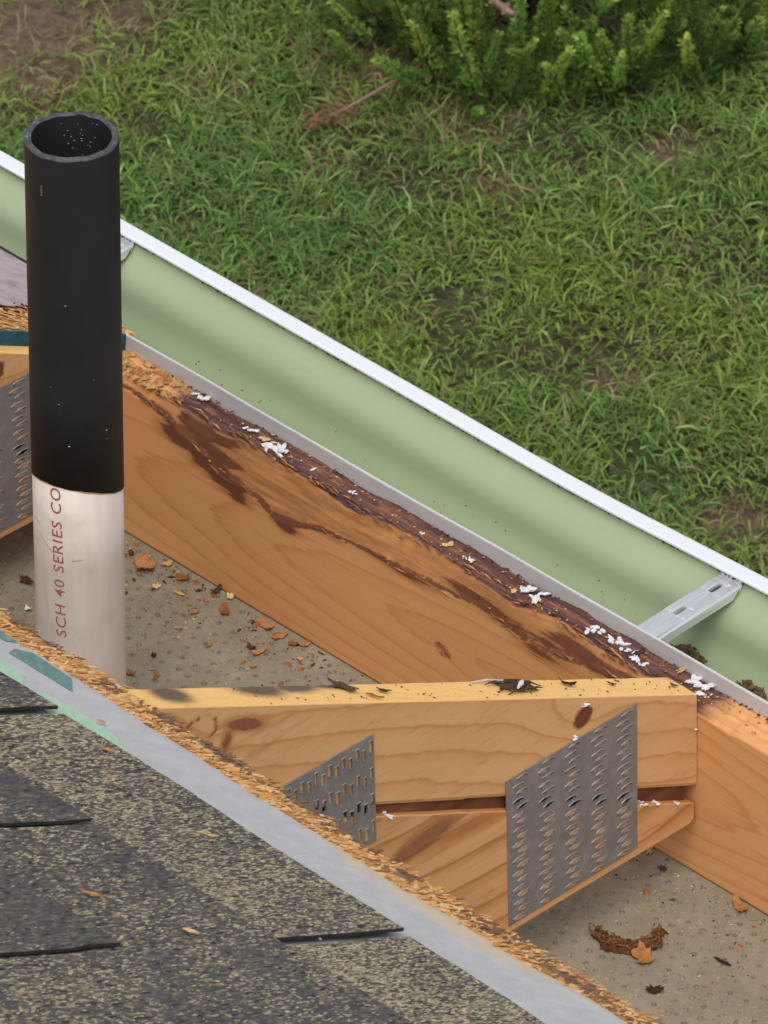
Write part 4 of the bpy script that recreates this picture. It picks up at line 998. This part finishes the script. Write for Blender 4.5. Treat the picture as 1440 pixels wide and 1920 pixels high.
def bark_nest():
    r = root('bark_tangle', (-.022, -.215, roofz(-.215)), 'stringy dark bark tangle with a white tip on the truss top', 'bark', GT)
    mb = MB()
    for k in range(46):
        y = -.215 + random.gauss(0, .010); x = -.022 + random.gauss(0, .007); L = random.uniform(.010, .028); a = random.gauss(1.15, .35)
        dx, dy = math.cos(a) * L * .4, math.sin(a) * L * .5; h = random.uniform(.0015, .006)
        p = [(x - dx, y - dy, roofz(y - dy) + .001), (x, y, roofz(y) + h), (x + dx, y + dy, roofz(y + dy) + h * .6)]
        vv, ff = tube(p, [.0005, .0011, .0004], 5); mb.add(vv, ff)
    mk('fibre', mb.v, mb.f, M['bark'], r)
    vv, ff = tube([(-.012, -.222, roofz(-.222) + .006), (-.018, -.212, roofz(-.212) + .008), (-.026, -.203, roofz(-.203) + .006)], [.0012, .0026, .0016], 7); mk('white_tip', vv, ff, M['foam'], r)
    vv, ff = tube([(-.033, -.262, roofz(-.262) + .002), (-.034, -.240, roofz(-.24) + .004), (-.032, -.222, roofz(-.222) + .004)], [.0007, .0010, .0008], 6); mk('grey_stick', vv, ff, M['flange'], r)
bark_nest()
# litter in the gutter
def litter(x, size, label):
    r = root('leaf_litter', (x, .062, -.0880), label, 'leaf litter', 'leaf litter in the gutter')
    mb = MB()
    for k in range(170):
        px = x + random.gauss(0, size * .75); pile = max(0, 1 - abs(px - x) / (1.7 * size)); py = .104 + random.gauss(0, .005); pz = -.079 + .019 * pile * random.random() + .003
        py = min(py, .106) + max(0, pz + .078) * .55; L = random.uniform(.004, .014); a = random.uniform(0, 6.28); d = Vector((math.cos(a), math.sin(a) * .4, random.uniform(-.4, .4))).normalized() * L
        u = d.cross(Vector((0, -.7, .7))).normalized() * L * random.uniform(.12, .35); p = Vector((px, py, pz))
        mb.add([tuple(q) for q in (p - d * .5, p + u, p + d * .5, p - u, p + Vector((0, -.001, .0014)))], [(0, 1, 4), (1, 2, 4), (2, 3, 4), (3, 0, 4), (3, 2, 1, 0)])
    mk('leaf_bits', mb.v, mb.f, M['litter'], r)['kind'] = 'stuff'
litter(-.118, .030, 'brown leaf litter in the gutter below the metal hanger'); litter(-.036, .024, 'brown leaf litter in the gutter at the right edge')
# bits on the shingles
GR = 'wood bits on the shingles'
for (x, s, n_, sz, mt, asp, lb) in ((.3944, 1.220, .0275, .022, 'flake', .3, 'orange splinter on the lower left shingles'), (.1255, .938, .0215, .010, 'flake', .6, 'small orange chip on the upper left shingles'),
                                    (.4657, 1.176, .0275, .016, 'pale', .35, 'pale bent shaving near the bottom shingle step'), (.2893, .980, .0215, .022, 'pale', .12, 'straw coloured stick in the middle of the shingles'), (.0600, .879, .0160, .010, 'flake', .4, 'tiny brown chip on the green underlayment edge')):
    flake('wood_splinter', tuple(rp(x, s, n_)), sz, M[mt], lb, 'wood chip', GR, up=tuple(EN), aspect=asp, curl=.1, jag=.3, ang=random.uniform(-.4, .4))

# ================================================================== LAWN
def make_grass():
    def scatter(n, xr, yr, keep):
        x = rng.uniform(*xr, n); y = rng.uniform(*yr, n); k = rng.random(n) < keep(x, y); return x[k], y[k]
    def inview(x, y):      # wedge of lawn the photograph shows, with margin
        return (y > 2.35) & (y < 5.25) & (x > -5.95) & (x < -2.15)
    clump = lambda x, y: np.array([noise.fractal(Vector((a * 5.5, b * 5.5, 1.3)), 1.0, 2.0, 4) for a, b in zip(x, y)])
    x1, y1 = scatter(300000, (-6.0, -2.1), (2.3, 5.3), lambda x, y: np.clip(1 - 1.15 * bare(x, y), .04, 1))
    x2, y2 = scatter(70000, (-7.5, -.5), (1.5, 7.0), lambda x, y: np.where(inview(x, y), 0, 1.0))
    x = np.r_[x1, x2]; y = np.r_[y1, y2]; c = clump(x, y)
    keep = rng.random(len(x)) < np.clip(.86 + 1.0 * c, .34, 1); x, y, c = x[keep], y[keep], c[keep]
    n = len(x)
    far = ((x + 4.05) * -.735 + (y - 3.6) * .679)
    L = rng.uniform(.018, .070, n) * (1 + .7 * np.clip(c, -.5, .8)) ; W = rng.uniform(.0015, .0043, n) * (.8 + .4 * rng.random(n))
    az = rng.uniform(0, 2 * np.pi, n); el = np.radians(rng.uniform(8, 68, n)); droop = rng.uniform(.4, 1.9, n)
    seg = 4
    P = np.zeros((n, seg, 3)); P[:, 0, 0] = x; P[:, 0, 1] = y; P[:, 0, 2] = GZ + .002 + rng.uniform(-.004, .016, n)
    a = el.copy(); swirl = rng.normal(0, .25, n); z = az.copy()
    for k in range(1, seg):
        st = L / (seg - 1)
        P[:, k, 0] = P[:, k - 1, 0] + st * np.cos(a) * np.cos(z); P[:, k, 1] = P[:, k - 1, 1] + st * np.cos(a) * np.sin(z); P[:, k, 2] = np.maximum(P[:, k - 1, 2] + st * np.sin(a), GZ + .003)
        a = a - droop * .55; z = z + swirl
    prof = np.array([.75, 1, .8, .10]); side = np.stack([-np.sin(az), np.cos(az), rng.normal(0, .35, n)], 1); side /= np.linalg.norm(side, axis=1)[:, None]
    A = P + side[:, None, :] * (W[:, None, None] * .5 * prof[None, :, None]); B = P - side[:, None, :] * (W[:, None, None] * .5 * prof[None, :, None])
    V = np.stack([A, B], 2).reshape(n * seg * 2, 3)
    base = np.arange(n)[:, None] * seg * 2
    q = np.array([[2 * k, 2 * k + 1, 2 * k + 3, 2 * k + 2] for k in range(seg - 1)]).ravel()
    F = (base + q[None, :]).reshape(-1, 4)
    # blade colours: fresh green, blue green, yellow green, a few straw
    t = rng.random(n); b_ = bare(x, y)
    fresh = np.array([.150, .255, .046]); blue = np.array([.115, .215, .060]); yel = np.array([.215, .275, .055]); pale = np.array([.25, .32, .12]); straw = np.array([.25, .19, .10])
    c2 = np.array([noise.fractal(Vector((p_ * 2.3, q_ * 2.3, 7.7)), 1.0, 2.0, 3) for p_, q_ in zip(x, y)])
    right = np.clip((x + 3.9) / 1.0 - (y - 3.3) * .6, 0, 1)       # the lawn is yellower nearer the house on the right
    mixy = np.clip(.25 + .6 * c2 + .35 * right, 0, 1)
    C = fresh[None] * (1 - mixy)[:, None] + yel[None] * mixy[:, None]
    bl = np.clip(.4 - .9 * c2, 0, 1) * (t > .35); C = C * (1 - bl[:, None]) + blue[None] * bl[:, None]
    C[t < .14] = pale; sel = (t > .955) | ((b_ > .22) & (t > .62)); C[sel] = straw
    C = C * rng.uniform(.5, 1.45, n)[:, None] * np.array([1.1, 1.08, .95])
    vcol = np.repeat(C, seg * 2, 0); tipv = np.tile(np.repeat(np.array([.65, .9, 1.05, 1.15]), 2), n); 
    me = bpy.data.meshes.new('grass'); me.vertices.add(len(V)); me.vertices.foreach_set('co', V.astype(np.float32).ravel())
    me.loops.add(F.size); me.loops.foreach_set('vertex_index', F.astype(np.int32).ravel()); me.polygons.add(len(F)); me.polygons.foreach_set('loop_start', np.arange(0, F.size, 4, dtype=np.int32))
    me.update(calc_edges=True); me.materials.append(M['grass'])
    me.attributes.new('col', 'FLOAT_COLOR', 'POINT').data.foreach_set('color', np.c_[vcol, np.ones(len(vcol))].astype(np.float32).ravel())
    o = bpy.data.objects.new('grass', me); col.objects.link(o); meta(o, kind='stuff')
    # dead thatch on the bare patches
    xs, ys = scatter(90000, (-5.6, -2.5), (2.7, 5.0), lambda x, y: np.clip(.06 + .8 * bare(x, y), 0, 1) * .6)
    n = len(xs); az = rng.uniform(0, 6.28, n); L = rng.uniform(.012, .05, n); W = rng.uniform(.0010, .0028, n); zz = GZ + rng.uniform(.004, .022, n)
    d = np.stack([np.cos(az), np.sin(az), rng.normal(0, .18, n)], 1) * (L / 2)[:, None]; s_ = np.stack([-np.sin(az), np.cos(az), np.zeros(n)], 1) * (W / 2)[:, None]
    c0 = np.stack([xs, ys, zz], 1); V = np.stack([c0 - d - s_, c0 - d + s_, c0 + s_ * 1.1 + [0, 0, .002], c0 - s_ * 1.1 + [0, 0, .002], c0 + d], 1).reshape(-1, 3)
    mb = []; 
    for k in range(n): mb += [(5 * k, 5 * k + 1, 5 * k + 2, 5 * k + 3), (5 * k + 3, 5 * k + 2, 5 * k + 4)]
    tone = rng.random(n)[:, None]; C = np.array([.11, .07, .042])[None] * (1 - tone) + np.array([.30, .21, .135])[None] * tone
    o = mk('dead_thatch', V, mb, M['grass'], attrs={'col': np.repeat(C, 5, 0)}); meta(o, kind='stuff')
make_grass()

# ------------------------------------------------------------------ shrub at the top of the lawn
def make_sprig(seed, H):
    rd = random.Random(seed); mb = MB(); cols = []; sv = MB()
    pts = [(0, 0, 0)]; lean = (rd.uniform(-.15, .15), rd.uniform(-.15, .15))
    for k in range(1, 7): pts.append((lean[0] * H * (k / 6) ** 1.5 + rd.uniform(-.003, .003), lean[1] * H * (k / 6) ** 1.5 + rd.uniform(-.003, .003), H * k / 6))
    vv, ff = tube(pts, [.0020, .0018, .0015, .0012, .0010, .0008, .0005], 5); sv.add(vv, ff)
    nl = int(H / .0006)
    for k in range(nl):
        t = rd.uniform(.05, 1) ** .8; q = t * 6; i = min(5, int(q)); p = Vector(pts[i]).lerp(Vector(pts[i + 1]), q - i)
        a = rd.uniform(0, 6.283); ln = rd.uniform(.007, .016) * (1.2 - .5 * t); up = rd.uniform(.35, 1.3)
        d = Vector((math.cos(a), math.sin(a), up)).normalized(); s = d.cross(Vector((0, 0, 1))).normalized() * ln * rd.uniform(.11, .20)
        off = Vector((math.cos(a), math.sin(a), 0)) * rd.uniform(0, .009) * (1.35 - t)
        b = p + off; m_ = b + d * ln * .55
        mb.add([tuple(b), tuple(m_ + s), tuple(b + d * ln), tuple(m_ - s)], [(0, 1, 2, 3)])
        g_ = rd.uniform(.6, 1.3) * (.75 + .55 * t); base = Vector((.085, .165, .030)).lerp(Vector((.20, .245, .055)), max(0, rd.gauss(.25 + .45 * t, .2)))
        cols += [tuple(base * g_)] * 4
    return sv, mb, cols
FRONT = [(-4.1776, 3.6986)] * 5 + [(-4.16, 3.74)] * 4 + [(-4.0132, 3.9337)] * 7 + [(-4.05, 3.90)] * 6 + [(-4.0, 3.96)] * 4 + [(-4.36, 3.76)] * 8 + [(-4.43, 3.80)] * 7 + [(-4.10, 3.83)] * 5 + [(-4.25, 3.77)] * 4 + [(-3.95, 4.03)] * 5 + [(-3.97, 4.10)] * 5 + [(-3.94, 4.16)] * 6 + [(-3.99, 4.2)] * 5 + [(-4.47, 3.86)] * 5
def make_shrub(center, rad, height, nsp, label, name='shrub'):
    r = root(name, center, label, 'shrub')
    C = Vector(center)
    stems = MB(); protos = []
    for k in range(6):
        H = .10 + .03 * k; sv, mb, cols = make_sprig(100 + k, H)
        n1 = len(sv.v); me = bpy.data.meshes.new('sprig')
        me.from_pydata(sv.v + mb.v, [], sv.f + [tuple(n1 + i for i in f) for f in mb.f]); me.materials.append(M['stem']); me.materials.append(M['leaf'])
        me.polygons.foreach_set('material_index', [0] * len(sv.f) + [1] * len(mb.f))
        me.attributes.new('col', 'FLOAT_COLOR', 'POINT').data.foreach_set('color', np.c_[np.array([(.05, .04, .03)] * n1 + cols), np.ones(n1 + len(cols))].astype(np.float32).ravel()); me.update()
        protos.append(me)
    rd = random.Random(5)
    for k in range(nsp):
        a = rd.uniform(0, 6.283); u = rd.random() ** .6; h = rd.random()
        R = rad * (1 - .55 * h * h) * (.55 + .5 * u) * (1 + .25 * math.sin(a * 3 + 1))
        x, y, z = C.x + R * math.cos(a), C.y + R * math.sin(a), C.z + .01 + height * h * (.75 + .3 * rd.random()) * (.35 + .65 * u if h < .3 else 1)
        o = bpy.data.objects.new('sprig', rd.choice(protos)); col.objects.link(o); o.parent = r; o.location = (x - C.x, y - C.y, z - C.z)
        if k < len(FRONT): x, y = FRONT[k][0] + rd.uniform(-.025, .025), FRONT[k][1] + rd.uniform(-.025, .025); z = C.z + .005 + rd.uniform(0, .05); o.location = (x - C.x, y - C.y, z - C.z)
        tilt = rd.uniform(.1, .8) * (1.1 - .5 * h)
        o.rotation_euler = Vector((math.cos(a) * math.sin(tilt), math.sin(a) * math.sin(tilt), math.cos(tilt))).to_track_quat('Z', 'Y').to_euler(); s = rd.uniform(.8, 1.35); o.scale = (s, s, s)
        if k % 4 == 0 and k >= len(FRONT):
            vv, ff = tube([(C.x + rd.uniform(-.04, .04), C.y + rd.uniform(-.04, .04), C.z), ((C.x + x) / 2, (C.y + y) / 2, C.z + (z - C.z) * .7 + .01), (x, y, z)], [.005, .003, .0018], 5); stems.add(vv, ff)
    mk('stem', stems.v, stems.f, M['stem'], r)
    return r
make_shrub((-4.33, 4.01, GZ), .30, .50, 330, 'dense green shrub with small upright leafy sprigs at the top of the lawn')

# twigs
def make_twig():
    r = root('fallen_twig', (-4.31, 3.58, GZ + .02), 'bare pinkish twig with rust dead needles fallen on the grass', 'twig')
    vv, ff = tube([(-4.335, 3.462, GZ + .034), (-4.315, 3.535, GZ + .045), (-4.308, 3.62, GZ + .055), (-4.305, 3.70, GZ + .062)], [.0016, .0024, .0030, .0024], 7); mk('stem', vv, ff, M['twig'], r)
    mb = MB()
    for k in range(120):
        t = random.random(); p = Vector((-4.335 + .022 * t + random.gauss(0, .014), 3.45 + .09 * t + random.gauss(0, .012), GZ + .03 + random.uniform(0, .022)))
        a = random.uniform(0, 6.28); d = Vector((math.cos(a), math.sin(a), random.uniform(-.2, .6))) * random.uniform(.006, .014); s = Vector((-d.y, d.x, 0)) * .28
        mb.add([tuple(p - d * .5), tuple(p + s), tuple(p + d * .5), tuple(p - s)], [(0, 1, 2, 3)])
    o = mk('dead_needles', mb.v, mb.f, M['rust'], r); o['kind'] = 'stuff'
make_twig()
def make_dead():
    r = root('dead_branch', (-4.12, 3.72, GZ + .25), 'dry pinkish brown branch end sticking out of the shrub', 'branch')
    a = Vector((-4.160, 3.715, GZ + .262)); b = Vector((-4.085, 3.722, GZ + .252))
    vv, ff = tube([(-4.30, 3.90, GZ + .20), a, a.lerp(b, .4) + Vector((0, 0, .004)), a.lerp(b, .75), b], [.003, .003, .0055, .007, .004], 7); mk('stem', vv, ff, M['twig'], r)
    mb = MB()
    for k in range(60):
        t = random.uniform(.2, 1.05); p = a.lerp(b, t) + Vector((random.gauss(0, .005), random.gauss(0, .005), random.gauss(0, .005))); d = Vector((random.gauss(0, 1), random.gauss(0, 1), random.gauss(0, 1))).normalized() * random.uniform(.005, .012); s = d.orthogonal().normalized() * .0022
        mb.add([tuple(p - d * .5), tuple(p + s), tuple(p + d * .5), tuple(p - s)], [(0, 1, 2, 3)])
    o = mk('dry_leaf', mb.v, mb.f, M['twig'], r); o['kind'] = 'stuff'
make_dead()
